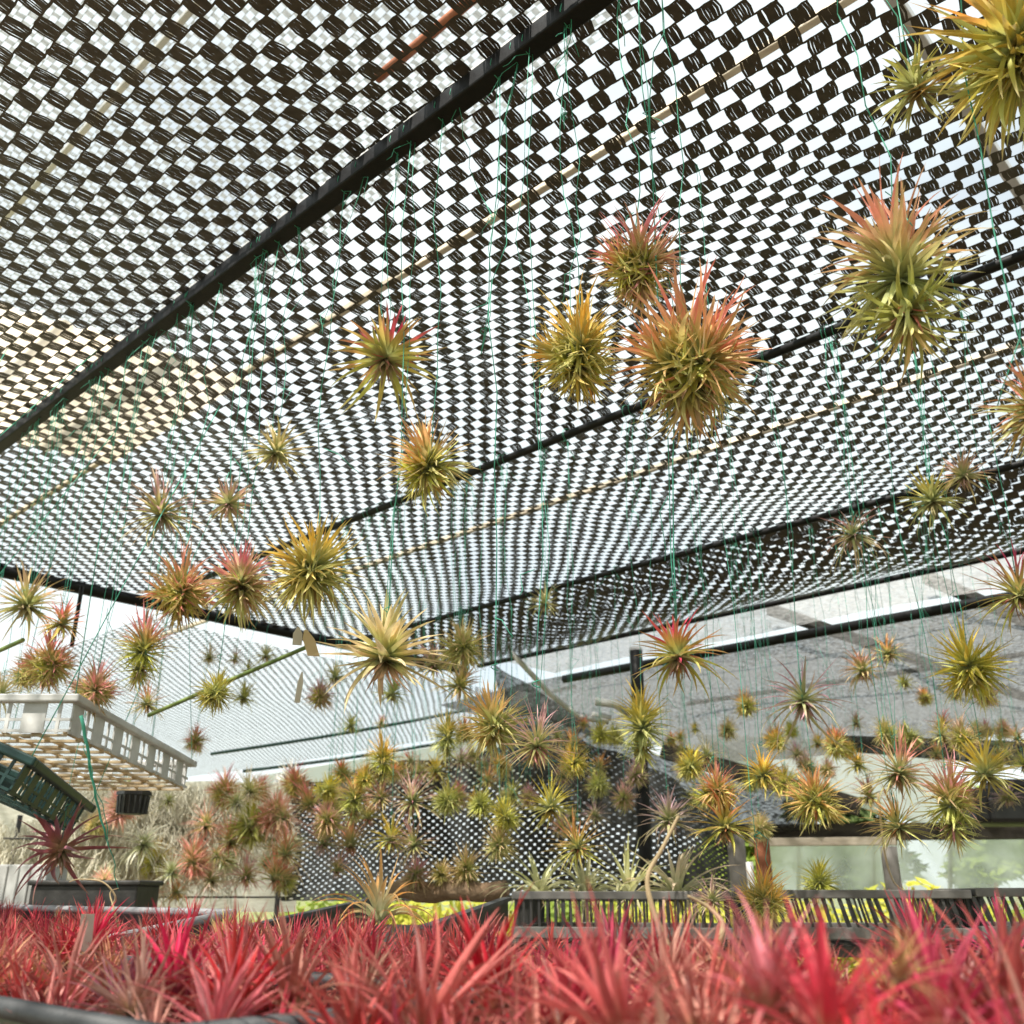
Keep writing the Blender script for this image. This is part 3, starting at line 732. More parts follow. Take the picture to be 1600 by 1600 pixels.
def infill(s0, s1, n0, n1, zbase, step, size, kinds, label, group, seed):
    rg = random.Random(seed); nrow = int((n1 - n0) / step); m = int((s1 - s0) / step); cnt = 0
    for i in range(m):
        for j in range(nrow):
            s = s0 + (i + .5 + rg.uniform(-.35, .35) + .25 * (j % 2)) * step; n = n0 + (j + .5 + rg.uniform(-.35, .35)) * step
            p = sn(s, n, (zbase(n) if callable(zbase) else zbase) + rg.uniform(-.01, .018))
            if p.y < .24: continue
            if abs(p.x) > p.y * .60 + .05: continue
            if (p - Vector((0, 0, CAMZ))).length < .30: continue
            c = rg.choice(REDS)
            if rg.random() < .10: c = rg.choice(((.66, .36, .16), (.60, .34, .24), (.56, .42, .16)))
            red_plant(p, size * rg.uniform(.75, 1.12), rg.choice(kinds), c, rg.uniform(.72, 1.0), label, group, seed * 100 + i * 20 + j); cnt += 1
    return cnt
c = 0
c += infill(.42, 1.10, .25, .46, BASE + .048, .043, .049, ('red', 'redthin'), 'red air plant packed in the black tray at the lower left', 'red plants in the lower left tray', 61)
c += infill(-.28, .42, .25, .46, BASE + .040, .048, .058, ('red', 'red', 'redwide'), 'red air plant packed in the black tray under the camera', 'red plants in the near tray', 62)
c += infill(.28, 1.20, .48, .70, BASE + .052, .0425, .050, ('red', 'redthin'), 'red air plant packed in the middle black tray', 'red plants in the middle tray', 63)
c += infill(-.60, .29, .48, .70, BASE + .052, .0425, .050, ('red', 'redthin'), 'red air plant packed in the tray right of the middle', 'red plants in the right middle tray', 64)
c += infill(1.22, 2.2, .51, .77, lambda n: -.080 + (n - .64) * .15, .052, .052, ('redthin',), 'coral air plant packed in the tray with the pale far rim', 'coral plants in the left back tray', 65)
c += infill(-.6, .15, .72, .95, BASE + .046, .048, .052, ('red', 'redthin'), 'red air plant packed in the tray toward the lower right edge', 'red plants in the lower right tray', 66)
c += infill(-.6, .02, .98, 1.21, BASE + .052, .046, .050, ('red', 'redthin'), 'red air plant packed in the rearmost tray at right', 'red plants in the rear right tray', 67)
print('RED', c)

# plant tag among the red leaves
def plant_tag(a, b, w, mat, label, group=None):
    mb = MB(); a, b = Vector(a), Vector(b); d = b - a; x = Vector((1, .3, 0)).normalized() * w / 2
    pr = [a - x * .25, a + x * .25, a + d * .35 + x, b + x, b - x, a + d * .35 - x]; th = Vector((0, .0008, 0))
    mb.add([p for p in pr] + [p + th for p in pr], [(0, 1, 2, 3, 4, 5), (11, 10, 9, 8, 7, 6)] + [(i, 6 + i, 6 + (i + 1) % 6, (i + 1) % 6) for i in range(6)])
    return tag(mb.build('plant_tag', mat), label, 'tag', group)
plant_tag(at_d(131, 1492, .78), at_d(137, 1428, .77), .010, M['paper'], 'pale paper plant tag stuck among the red leaves at left')
plant_tag(at_d(478, 984, 1.35), at_d(480, 1012, 1.35) + Vector((.01, 0, -.012)), .017, M['cream_tag'], 'cream plant tag dangling under the bright yellow green plant')
plant_tag(at_d(466, 980, 1.36), at_d(464, 1008, 1.36), .013, M['paper'], 'white plastic tag hanging beside the cream tag')
plant_tag(at_d(472, 1050, 1.4), at_d(464, 1098, 1.4), .008, M['paper'], 'thin white paper strip hanging below the cream tag')

# ------------------------------------------------------------------ slatted crates on the back bench
def crate(A, B, hgt, depth, label, group, lean=0.0, seed=0):
    A, B = Vector(A), Vector(B); d = (B - A); L = d.length; ang = math.atan2(d.y, d.x); rg = random.Random(seed)
    root = empty('slatted_crate', A, (0, 0, ang), label, 'crate', group)
    rail = MB()
    for z, hh in ((hgt - .007, .016), (.010, .022)):
        rail.box((L / 2, 0, z), (L, .012, hh)); rail.box((L / 2, depth, z), (L, .012, hh))
        rail.box((.006, depth / 2, z), (.011, depth - .012, hh - .001)); rail.box((L - .006, depth / 2, z), (.011, depth - .012, hh - .001))
    rail.build('rail', M['crate_rail'], root, bevel=.002)
    sl = MB(); k = int(L / .0165); z0, z1 = .021, hgt - .015
    for i in range(k):
        x = (i + .5) * L / k; w = .005 if i % 6 else .008
        for yy in (0, depth): sl.bar((x, yy, z0), (x + lean * .02 + rg.gauss(0, .0012), yy, z1), w, .004, Vector((0, 1, 0)))
    for i in range(int(depth / .0165)):
        y = (i + .5) * .0165
        for xx in (.006, L - .006): sl.bar((xx, y, z0), (xx, y, z1), .004, .004, Vector((0, 1, 0)))
    sl.build('slats', M['crate'], root)
    fl = MB()
    for i in range(int(L / .03)): fl.box(((i + .5) * .03, depth / 2, .0035), (.012, depth - .014, .004))
    fl.build('crate_floor', M['crate'], root)
    return root
ca, cb, cc, cd_ = at_d(800, 1465, 1.98), at_d(1150, 1466, 1.90), at_d(1532, 1466, 1.82), at_d(1760, 1467, 1.78)
CG = 'slatted crates on the back bench'
def gapx(p, q, g=.004): return p + (q - p).normalized() * g
crate(ca, gapx(cb, ca), .088, .34, 'dark slatted crate, left one, below the pale arching plants', CG, 0, 1)
crate(gapx(cb, cc), gapx(cc, cb), .088, .34, 'dark slatted crate with leaning slats in the middle of the row', CG, -.6, 2)
crate(gapx(cc, cd_), cd_, .088, .34, 'dark slatted crate cut by the right edge of the picture', CG, -.7, 3)
bb = empty('back_bench', Vector((0, 0, 0)), (0, 0, 0), 'low wooden bench carrying the slatted crates', 'bench')
zb = ca.z - .006
mb = MB()
for k in range(4): mb.bar(Vector((ca.x - .5, ca.y + .05 + k * .1, zb - .015)), Vector((cd_.x + .4, cd_.y + .05 + k * .1, zb - .015)), .07, .02)
mb.build('bench_top', M['dark_wood'], bb)
for q in (ca + Vector((-.3, .2, 0)), cd_ + Vector((.2, .2, 0))):
    mb = MB(); mb.bar(Vector((q.x, q.y, zb - .026)), Vector((q.x, q.y, 0)), .05, .05); mb.build('leg', M['dark_wood'], bb)

# slanting solid tray edge left of the crates
a, b = at_d(632, 1466, 1.35), at_d(792, 1408, 1.95)
rt = empty('plant_tray', a, (0, 0, 0), 'empty black tray slanting toward the slatted crates', 'tray')
mb = MB(); mb.bar(Vector((0, 0, -.024)), b - a + Vector((0, 0, -.024)), .006, .048); off = Vector((-.28, .10, 0))
mb.bar(off + Vector((0, 0, -.024)), off + b - a + Vector((0, 0, -.024)), .006, .048); mb.build('tray_wall', M['tray'], rt)
mb = MB(); mb.bar(Vector((0, 0, .004)), b - a + Vector((0, 0, .004)), .018, .007); mb.bar(off + Vector((0, 0, .004)), off + b - a + Vector((0, 0, .004)), .018, .007); mb.build('tray_rim', M['tray_rim'], rt)
mb = MB(); v = [Vector((0, 0, -.046)), off + Vector((0, 0, -.046)), off + b - a + Vector((0, 0, -.046)), b - a + Vector((0, 0, -.046))]
mb.add(v + [p - Vector((0, 0, .004)) for p in v], [(0, 1, 2, 3), (7, 6, 5, 4), (0, 4, 5, 1), (1, 5, 6, 2), (2, 6, 7, 3), (3, 7, 4, 0)]); mb.build('tray_floor', M['tray'], rt)

# pale arching plants standing on the crates, and the orange one in front
def arch_plant(pos, size, col, label, group, seed, sq=1.0, name='arching_plant'):
    rg = random.Random(seed); root = empty(name, pos, (0, 0, rg.uniform(0, 6)), label, 'air plant', group)
    for k in range(1):
        o = bpy.data.objects.new('rosette', LIB['arch'][seed % 3]); o.scale = (size, size, size * sq); o.color = col; link(o, root)
    o = bpy.data.objects.new('dry_leaves', LIB['dry'][seed % 3]); o.scale = (size * .5,) * 3; o.location = (0, 0, .04 * size); o.color = (.4, .3, .15, .5); link(o, root)
    return root
AG = 'pale arching plants on the crates'
for i, (x, d, D, col, lab) in enumerate((
    (842, 125, 2.25, (.62, .66, .34, .6), 'pale green arching air plant leftmost on the crates'),
    (915, 120, 2.2, (.66, .62, .38, .7), 'pale straw green arching air plant second on the crates'),
    (982, 135, 2.12, (.64, .66, .30, .7), 'yellowish arching air plant third on the crates'),
    (1058, 150, 2.1, (.72, .60, .40, .9), 'pinkish cream arching air plant rightmost on the crates'))):
    p = at_d(x, 1400, D); arch_plant(p, d * D / FPX * .95, col, lab, AG, 40 + i)
arch_plant(at_d(592, 1437, 1.5), .135, (.72, .36, .08, .95), 'orange and yellow arching air plant behind the red trays', None, 47, 1.25)
air_plant(at_d(1280, 1380, 2.0), .095, 'ball', 'green', 'pale yellow green ball plant sitting on the crate rail', None, None, 48)
air_plant(at_d(1192, 1408, 1.15), .085, 'clump', 'amber', 'bright amber air plant standing just above the red leaves at right', None, Vector((at_d(1192, 1408, 1.15).x, at_d(1192, 1408, 1.15).y, CAMZ + H)), 49, False)
air_plant(at_d(1112, 1408, 1.7), .075, 'thin', 'mauve', 'mauve grey air plant leaning against the crate slats', None, None, 50)

# log with a row of plants
la, lb = at_d(612, 1392, 2.7), at_d(792, 1391, 2.6)
lg = MB(); pts = [la.lerp(lb, i / 8) + Vector((0, 0, .008 * math.sin(i * 1.7))) for i in range(9)]
lg.tube(pts, [.022, .028, .03, .027, .029, .031, .026, .027, .02], 10); tag(lg.build('mounting_log', M['bark']), 'brown log lying before the net curtain, carrying dry plants', 'log')
for i, (x, y, d, pal, lab) in enumerate(((650, 1368, 60, 'rosy', 'brown rosy plant clump on the left of the log'), (688, 1366, 50, 'tan', 'tan plant clump on the middle of the log'), (728, 1358, 70, 'tan', 'grey tan plant clump on the right of the log'))):
    D = 2.65; air_plant(at_d(x, y, D), d * D / FPX, 'ball', pal, lab, 'dry plants on the log', None, 70 + i)

# pink fans mounted on the curtain
for i, (x, y, d, pal, lab) in enumerate((
    (447, 1335, 55, 'coral', 'pale pink fan shaped plant left of the curtain plants'), (505, 1318, 62, 'rosy', 'rosy fan shaped plant opening upward on the curtain'),
    (548, 1320, 58, 'coral', 'coral fan shaped plant on the curtain'), (575, 1278, 44, 'coral', 'small coral plant above the two pink fans'),
    (485, 1258, 55, 'coral', 'bright coral plant at the left hem of the curtain'), (527, 1360, 42, 'rosy', 'small rosy plant low on the curtain'), (430, 1372, 60, 'coral', 'coral plant low at the curtain foot'))):
    D = 3.4; air_plant(at_d(x, y, D), d * D / FPX * 1.15, 'tuft', pal, lab, 'pink plants on the net curtain', None, 80 + i)

# ------------------------------------------------------------------ left: baskets, shelf plants, moss
def lattice_tray(root, w, l, h, mat_rim, mat_wall, mat_floor, pw=.085):
    rim = MB()
    rim.box((0, -l / 2, h), (w + .02, .018, .014)); rim.box((0, l / 2, h), (w + .02, .018, .014))
    rim.box((-w / 2, 0, h), (.018, l - .018, .014)); rim.box((w / 2, 0, h), (.018, l - .018, .014)); rim.build('rim', mat_rim, root, bevel=.003)
    wl = MB()
    def side(a, b):
        a, b = Vector(a), Vector(b); d = b - a; L = d.length; d.normalize(); k = max(2, int(L / pw))
        hh = h - .007
        for i in range(k):
            c = a + d * (L * (i + .28) / k)
            wl.bar(Vector((c.x, c.y, 0)), Vector((c.x, c.y, hh)), L / k * .46, .003, Vector((-d.y, d.x, 0)))
            c2 = a + d * (L * (i + .77) / k)
            wl.bar(Vector((c2.x, c2.y, 0)), Vector((c2.x, c2.y, hh)), L / k * .07, .0026, Vector((-d.y, d.x, 0)))
        for z in (hh * .08, hh * .45):
            p, q = a + Vector((0, 0, z)), b + Vector((0, 0, z)); wl.bar(p, q, .0022, hh * .09)
    x, y = w / 2 - .004, l / 2 - .004
    side((-x, -y, 0), (x, -y, 0)); side((x, -y, 0), (x, y, 0)); side((x, y, 0), (-x, y, 0)); side((-x, y, 0), (-x, -y, 0))
    wl.build('side_wall', mat_wall, root)
    fl = MB(); k = int(w / .055); m = int(l / .055)
    for i in range(k + 1): fl.box((-w / 2 + .012 + (w - .024) * i / k, 0, 0.002), (.009 if i % 2 else .004, l - .016, .004))
    for j in range(m + 1): fl.box((0, -l / 2 + .012 + (l - .024) * j / m, -.0025), (w - .016, .010 if j % 2 else .004, .004))
    for i in range(0, k, 2):
        for j in range(0, m, 2): fl.box((-w / 2 + .012 + (w - .024) * (i + .5) / k, -l / 2 + .012 + (l - .024) * (j + .5) / m, -.0005), (.026, .026, .002) if (i + j) % 4 == 0 else (.012, .012, .002))
    fl.build('basket_floor', mat_floor, root)
def hang_wires(root, w, l, h, top):
    mb = MB()
    for sx in (-1, 1):
        for sy in (-1, 1): mb.tube([(sx * w / 2, sy * l / 2, h), (sx * w * .3, sy * l * .3, top)], .0009, 4)
    mb.build('thread', M['thread'], root)
p = at_d(105, 1158, 1.62); w, l = .44, .66
wt = empty('lattice_basket', (p.x - w / 2, p.y + l / 2, p.z), (R(-2.5), 0, 0), 'white lattice basket hanging overhead at left, seen from below', 'basket')
lattice_tray(wt, w, l, .058, M['white_plastic'], M['white_plastic'], M['lit_through_plastic']); hang_wires(wt, w, l, .058, CAMZ + H - p.z)
p = at_d(150, 1292, 1.75)
gt = empty('lattice_basket', (p.x - .20, p.y - .22, p.z + .085), (R(-4), R(22), R(10)), 'dark green lattice basket tilted below the white basket', 'basket')
lattice_tray(gt, .42, .46, .05, M['green_plastic'], M['green_plastic'], M['green_plastic'], .06); hang_wires(gt, .42, .46, .05, .75)
# little black hexagonal basket with its white saucer
p = at_d(208, 1252, 2.3)
hb = empty('hanging_pot', p, (0, 0, .3), 'small black ribbed pot hanging among the pale moss', 'pot')
mb = MB()
for z0, z1, r0, r1 in ((-.03, .014, .030, .034), (.014, .022, .040, .040), (.022, .034, .036, .030)):
    V = [Vector((math.cos(k * math.pi / 3) * r, math.sin(k * math.pi / 3) * r, z)) for z, r in ((z0, r0), (z1, r1)) for k in range(6)]
    mb.add(V, [(k, (k + 1) % 6, 6 + (k + 1) % 6, 6 + k) for k in range(6)] + [(5, 4, 3, 2, 1, 0), (6, 7, 8, 9, 10, 11)])
mb.build('pot_body', M['tray'], hb); mb = MB()
for k in range(18):
    a = k * math.pi / 9; mb.bar((math.cos(a) * .033, math.sin(a) * .033, -.028), (math.cos(a) * .036, math.sin(a) * .036, .012), .004, .004)
mb.build('rib', M['tray_rim'], hb); hang_wires(hb, .05, .05, .03, CAMZ + H - p.z)

def moss(px, py, w_px, h_px, D, label, seed, n=800):
    D *= 1.62; rg = random.Random(seed); top = at_d(px, py, D); W, Hh = w_px * D / FPX, h_px * D / FPX; mb = MB()
    for k in range(n):
        x = rg.gauss(0, W * .28); y = rg.gauss(0, W * .16); z = -rg.random() ** 1.4 * Hh * .5; L = Hh * rg.uniform(.25, .6)
        pts = []; dx, dy = rg.gauss(0, .3), rg.gauss(0, .3); q = Vector((x, y, z)); ph = rg.uniform(0, 6)
        for i in range(7):
            pts.append(q.copy()); q = q + Vector((dx * L / 7 + math.sin(ph + i * 1.9) * L * .05, dy * L / 7 + math.cos(ph + i * 1.6) * L * .05, -L / 7 * rg.uniform(.4, 1.2)))
        mb.tube(pts, rg.uniform(.0011, .0024), 3, cap=False)
    o = mb.build('hanging_moss', M['moss'], None, top); return tag(o, label, 'moss', 'strands of pale moss at left')
moss(170, 1225, 120, 180, 2.6, 'pale moss strand hanging behind the thin green thread', 1)
moss(250, 1222, 120, 190, 2.7, 'pale tangled moss right of the small black pot', 2)
moss(310, 1235, 100, 170, 2.8, 'pale moss strand next to the shelf clumps', 3)
moss(90, 1280, 150, 130, 2.9, 'pale low moss mass behind the purple plant', 4)
moss(20, 1290, 120, 120, 2.8, 'pale moss strand at the left edge', 5, 420)
moss(340, 1225, 110, 200, 2.75, 'pale wispy moss strand beside the white painted post', 7, 600)
moss(215, 1290, 150, 150, 2.55, 'pale wispy moss hanging below the small black pot', 8, 600)
moss(375, 1260, 90, 140, 3.1, 'pale moss strand between the brown shelf clumps', 6, 320)
SG = 'plant clumps on the left shelf'
for i, (x, y, d, f, pal, lab) in enumerate((
    (352, 1238, 72, 'clump', 'pink', 'red topped brown clump highest on the left shelf'), (392, 1290, 85, 'ball', 'green', 'dark olive clump in the middle of the left shelf'),
    (432, 1275, 75, 'ball', 'blush', 'pinkish brown clump at the right of the left shelf'), (300, 1345, 75, 'ball', 'blush', 'rosy ball clump low on the left shelf'),
    (360, 1315, 70, 'thin', 'blush', 'blush pink thin leaved clump below the red topped one'), (245, 1345, 62, 'ball', 'olive', 'dark olive clump low under the moss'),
    (425, 1330, 60, 'thin', 'silver', 'straw coloured clump low at the right of the left shelf'), (150, 1290, 45, 'ball', 'tan', 'brown clump behind the thin green thread'),
    (330, 1375, 60, 'thin', 'silver', 'grey tan clump at the foot of the left shelf'), (385, 1370, 62, 'thin', 'blush', 'rosy clump at the foot of the left shelf'),
    (462, 1225, 60, 'clump', 'crimson', 'crimson clump between the left shelf and the net curtain'), (322, 1290, 60, 'thin', 'blush', 'pink thin leaved plant right of the pale moss'), (405, 1235, 50, 'ball', 'pink', 'small pink ball plant at the top of the left shelf'), (275, 1395, 50, 'thin', 'coral', 'coral thin plant low behind the red tray rim'), (445, 1375, 55, 'ball', 'crimson', 'red ball plant at the foot of the net curtain'),
    (230, 1100, 60, 'thin', 'coral', 'faded orange plant lying in the white basket'), (40, 1055, 60, 'ball', 'coral', 'brown red plant behind the white basket rim'))):
    D = 4.0 if i < 15 else 2.15
    air_plant(at_d(x, y, D), d * D / FPX * (1.05 if i < 15 else 1), f, pal, lab, SG if i < 15 else None, None, 90 + i)
V, F = [], []
for i in range(41):
    for j in range(9):
        a = at_d(-260 + i * 18, 1425, 5.2); zt = at_d(100, 1200 + .10 * i * 4, 5.2).z
        V.append((a.x, a.y + .03 * math.sin(i * 1.3 + j * .2), a.z + (zt - a.z) * j / 8))
for i in range(40):
    for j in range(8): q = i * 9 + j; F.append((q, q + 9, q + 10, q + 1))
mb = MB(); mb.add(V, F, True); tag(mb.build('cream_cloth', M['cream_cloth']), 'cream cloth hung behind the moss and shelf clumps at left', 'cloth')
rgc = random.Random(5)
for i in range(22):
    x, y, d = rgc.uniform(150, 465), rgc.uniform(1225, 1385), rgc.uniform(40, 75); D = rgc.uniform(3.5, 4.3)
    air_plant(at_d(x, y, D), d * D / FPX, rgc.choice(('thin', 'curly', 'ball')), rgc.choice(('silver', 'silver', 'blush', 'tan')), 'pale silvery air plant in the tangle behind the small black pot', 'pale tangle at left', None, 8000 + i)
# shelf rack they stand on
sr = empty('plant_rack', at_d(250, 1402, 4.3), (0, 0, 0), 'dark metal rack holding clumps and moss at left', 'rack')
mb = MB()
for z in (0.0, .25):
    for k in range(5): mb.tube([(-.75, k * .06, z), (.5, k * .06, z)], .004, 6)
mb.build('shelf', M['crate'], sr)
for x in (-.75, .5):
    mb = MB(); mb.tube([(x, .12, .36), (x, .12, -sr.location.z)], .012, 8); mb.build('leg', M['crate'], sr)
# grey white trough and dark box at the lower left
p = at_d(30, 1405, 2.4); mb = MB()
mb.box((0, 0, .0), (.17, .12, .12)); 
for k in range(6): mb.box((-.07 + k * .028, -.0615, 0), (.006, .006, .115))
tag(mb.build('ribbed_planter', M['white_plastic'], None, (p.x, p.y, p.z + .02), bevel=.004), 'grey white ribbed planter at the left edge below the moss', 'planter')
p = at_d(150, 1400, 2.4); mb = MB(); mb.box((0, 0, -.01), (.26, .16, .07)); mb.box((0, 0, .03), (.275, .175, .012))
tag(mb.build('storage_box', M['crate'], None, (p.x, p.y, p.z), bevel=.004), 'dark storage box beside the ribbed planter', 'box')
bl = empty('left_bench', (0, 0, 0), (0, 0, 0), 'dark bench under the ribbed planter and box at left', 'bench')
mb = MB(); q = at_d(90, 1430, 2.4); mb.box((q.x, q.y, p.z - .065), (.75, .35, .03)); mb.build('bench_top', M['dark_wood'], bl)
for sx in (-.33, .33): mb = MB(); mb.box((q.x + sx, q.y, (p.z - .081) / 2), (.05, .3, p.z - .082)); mb.build('leg', M['dark_wood'], bl)
# green rods
pipe('green_rod', at_d(232, 1118, 2.1), at_d(486, 1008, 2.0), .0045, M['green_rod'], 'green rod slanting between the yellow ball and the cream tag', 'rod')
pipe('green_rod', at_d(-40, 1034, 2.0), at_d(36, 1000, 1.9), .0045, M['green_rod'], 'green rod end poking in at the left edge', 'rod')
# pale ribbon tied below the basket plant
a, b = at_d(126, 1118, 1.15), at_d(166, 1312, 1.15); mb = MB(); rg = random.Random(4)
mb.tube(thread_path(a, b, rg, .004, 12), [.0022 * (1 - .5 * i / 12) for i in range(13)], 5); mb.tube(thread_path(a, b + Vector((.005, 0, -.01)), rg, .006, 12), .0006, 4); mb.tube(thread_path(b, at_d(186, 1392, 1.15), rg, .003, 6), .0006, 4)
tag(mb.build('green_ribbon', M['thread']), 'pale green twisted ribbon hanging below the rosy tipped plant', 'ribbon')
# dry curling stems
def stem(pix, label, r=.002):
    ctrl = [at_d(x, y, D) for x, y, D in pix]; pts = []
    for i in range(len(ctrl) - 1):
        p0, p1, p2, p3 = ctrl[max(0, i - 1)], ctrl[i], ctrl[i + 1], ctrl[min(len(ctrl) - 1, i + 2)]
        for k in range(6):
            t = k / 6; pts.append(.5 * ((2 * p1) + (p2 - p0) * t + (2 * p0 - 5 * p1 + 4 * p2 - p3) * t * t + (3 * p1 - p0 - 3 * p2 + p3) * t ** 3))
    pts.append(ctrl[-1]); mb = MB(); m = len(pts); mb.tube(pts, [r * (1 - .6 * i / m) for i in range(m)], 6)
    tag(mb.build('dry_stem', M['stem']), label, 'stem')
stem([(1045, 1480, .62), (1020, 1420, .63), (1012, 1370, .64), (1035, 1325, .65), (1060, 1275, .66)], 'long tan dry stem curving up in front of the arching plants', .0024)
stem([(1110, 1500, .60), (1130, 1450, .60), (1110, 1420, .62), (1075, 1400, .62)], 'short tan dry stem bending over the red leaves', .0022)
stem([(1372, 1240, 2.2), (1382, 1330, 2.2), (1395, 1375, 2.2), (1412, 1392, 2.2)], 'thin pale dry stem leaning on the grey post at right', .003)
stem([(175, 1415, .95), (180, 1400, .95), (160, 1378, .95), (125, 1374, .95), (108, 1378, .95)], 'thin straw stem lying over the tray rim at left', .0012)
stem([(185, 1450, .9), (178, 1420, .9), (172, 1395, .92), (185, 1388, .93)], 'pale root strand hanging into the red tray at left', .001)

# ------------------------------------------------------------------ back and right: cloths, sheets, beams, posts
def cloth(name, s0, s1, n0, n1, zf, mat, label, nu=40, nv=30, cat='shade cloth'):
    V, F = [], []
    for i in range(nu + 1):
        for j in range(nv + 1):
            s = s0 + (s1 - s0) * i / nu; n = n0 + (n1 - n0) * j / nv; V.append(tuple(sn(s, n, zf(s, n))))
    for i in range(nu):
        for j in range(nv):
            a = i * (nv + 1) + j; F.append((a, a + nv + 1, a + nv + 2, a + 1))
    mb = MB(); mb.add(V, F, True); return tag(mb.build(name, mat), label, cat)
cloth('shade_cloth', -7, 3.35, 3.53, 3.93, lambda s, n: H + .012 + .006 * math.sin(s * 5), M['cloth_light'], 'pale strip of shade cloth, sunlight put into its colour, next to the net hem', 60, 8)
cloth('shade_cloth', -7, 4.3, 3.97, 6.9, lambda s, n: H + .02 - .045 * max(0, n - 4.6) - .06 * math.sin((n - 3.5) * 2.2) ** 2 + .02 * math.sin(s * 3 + n), M['cloth'], 'grey fine shade cloth roofing the bay at right', 60, 40)
G = 'bars over the grey shade cloth'
for i, s_ in enumerate((-4.2, -2.3, -1.1, .4, 1.3, 2.0)):
    pipe('cloth_bar', sn(s_, 3.85, H + .085), sn(s_ - .5, 8, H - .05), .022, M['dark_wood'], ('farthest right dark rafter above the grey cloth', 'second rafter from the right above the grey cloth', 'third rafter from the right above the grey cloth', 'third rafter from the left above the grey cloth', 'second rafter from the left above the grey cloth', 'leftmost dark rafter above the grey cloth')[i], 'rafter', G, square=True)
for i, n_ in enumerate((4.25, 5.3)):
    pipe('cloth_bar', sn(-7, n_, H + .06 - .03 * i), sn(3.4, n_, H + .06 - .03 * i), .014, M['pipe'], ('thin dark pipe just beyond the black pipe, above the grey cloth', 'thin dark pipe halfway back above the grey cloth')[i], 'pipe', G)

post('support_post', 1012, 975, 1400, 4.35, .032, M['pipe'], 'black upright post below the far corner of the net')
post('support_post', 112, 905, 1010, 3.2, .007, M['pipe'], 'thin black upright strut below the left hem of the net')
post('support_post', 1204, 1305, 1470, 4.2, .035, M['rust'], 'reddish brown post under the dark far beam')
post('support_post', 1412, 1320, 1500, 3.2, .028, M['post'], 'grey wooden post behind the lower right cluster')
post('support_post', 1165, 1300, 1500, 3.6, .035, M['post'], 'grey leaning post at the green gap')
post('support_post', 1184, 1345, 1500, 3.0, .012, M['galv'], 'grey pipe beside the grey leaning post')
post('support_post', 422, 1200, 1420, 6.5, .05, M['white_plastic'], 'white painted post at the left end of the white far panel')

def panel(name, quad, mat, label, cat, thick=.006, ribs=0, ribmat=None):
    """flat sheet between four pixel-sighted corners, with battens on it"""
    q = [Vector(p) for p in quad]; nrm = (q[1] - q[0]).cross(q[3] - q[0]).normalized() * thick
    root = empty(name, q[0], (0, 0, 0), label, cat); o = q[0]
    mb = MB(); mb.add([p - o for p in q] + [p - o + nrm for p in q], [(0, 1, 2, 3), (7, 6, 5, 4), (0, 4, 5, 1), (1, 5, 6, 2), (2, 6, 7, 3), (3, 7, 4, 0)]); mb.build('sheet', mat, root)
    for k in range(ribs):
        t = (k + .5) / ribs
        a, b = q[0].lerp(q[1], t) - o, q[3].lerp(q[2], t) - o
        mb = MB(); mb.bar(a - nrm * 4, b - nrm * 4, .035, .03); mb.build('batten', ribmat or M['green_rod'], root)
    return root
panel('white_screen', (at_d(405, 1268, 11.0), at_d(905, 1215, 11.4), at_d(905, 1128, 11.4), at_d(405, 1212, 11.0)), M['white_sheet'], 'white far panel with green battens behind the net curtain', 'screen', ribs=6)
panel('far_sheet', (at_d(1150, 1205, 9.2), at_d(1480, 1300, 9.0), at_d(1480, 1165, 9.0), at_d(1085, 1146, 9.2)), M['white_sheet'], 'white plastic sheet hanging behind the air plants at right', 'panel', ribs=3, ribmat=M['galv'])
panel('clear_wall', (at_d(1190, 1470, 10.2), at_d(1800, 1480, 9.6), at_d(1800, 1290, 9.6), at_d(1190, 1294, 10.2)), M['poly'], 'cloudy plastic wall below the dark far beam at right', 'wall', ribs=5, ribmat=M['post'])
pipe('far_beam', at_d(1140, 1302, 5.2), at_d(1760, 1296, 4.9), .042, M['dark_wood'], 'dark horizontal far beam above the cloudy plastic wall', 'beam', square=True)
pipe('far_beam', at_d(1170, 1316, 5.0), at_d(1400, 1314, 4.9), .02, M['wood'], 'pale wooden batten just under the dark far beam', 'beam', square=True)
pipe('far_beam', at_d(1035, 1172, 5.4), at_d(1345, 1262, 5.0), .045, M['dark_wood'], 'dark slanting beam below the white sheet at right', 'beam', square=True)
panel('painted_shade_strip', (at_d(1300, 1172, 5.4), at_d(1800, 1215, 4.8), at_d(1800, 1165, 4.8), at_d(1290, 1148, 5.4)), M['dark_cloth'], 'dark cloth strip standing in for soft shading of the cloth at the right rear', 'shade cloth', ribs=0)  # dark strip at the cloth edge, added to stand for soft shading there
p = at_d(1585, 1262, 4.6); mb = MB(); mb.box((0, 0, 0), (.5, .3, .16)); mb.box((.05, 0, .10), (.30, .2, .05)); mb.box((-.1, -.12, -.02), (.2, .1, .12))
tag(mb.build('stacked_pots', M['tray'], None, p, bevel=.02), 'black stacked pots on the dark far beam at the right edge', 'pots')
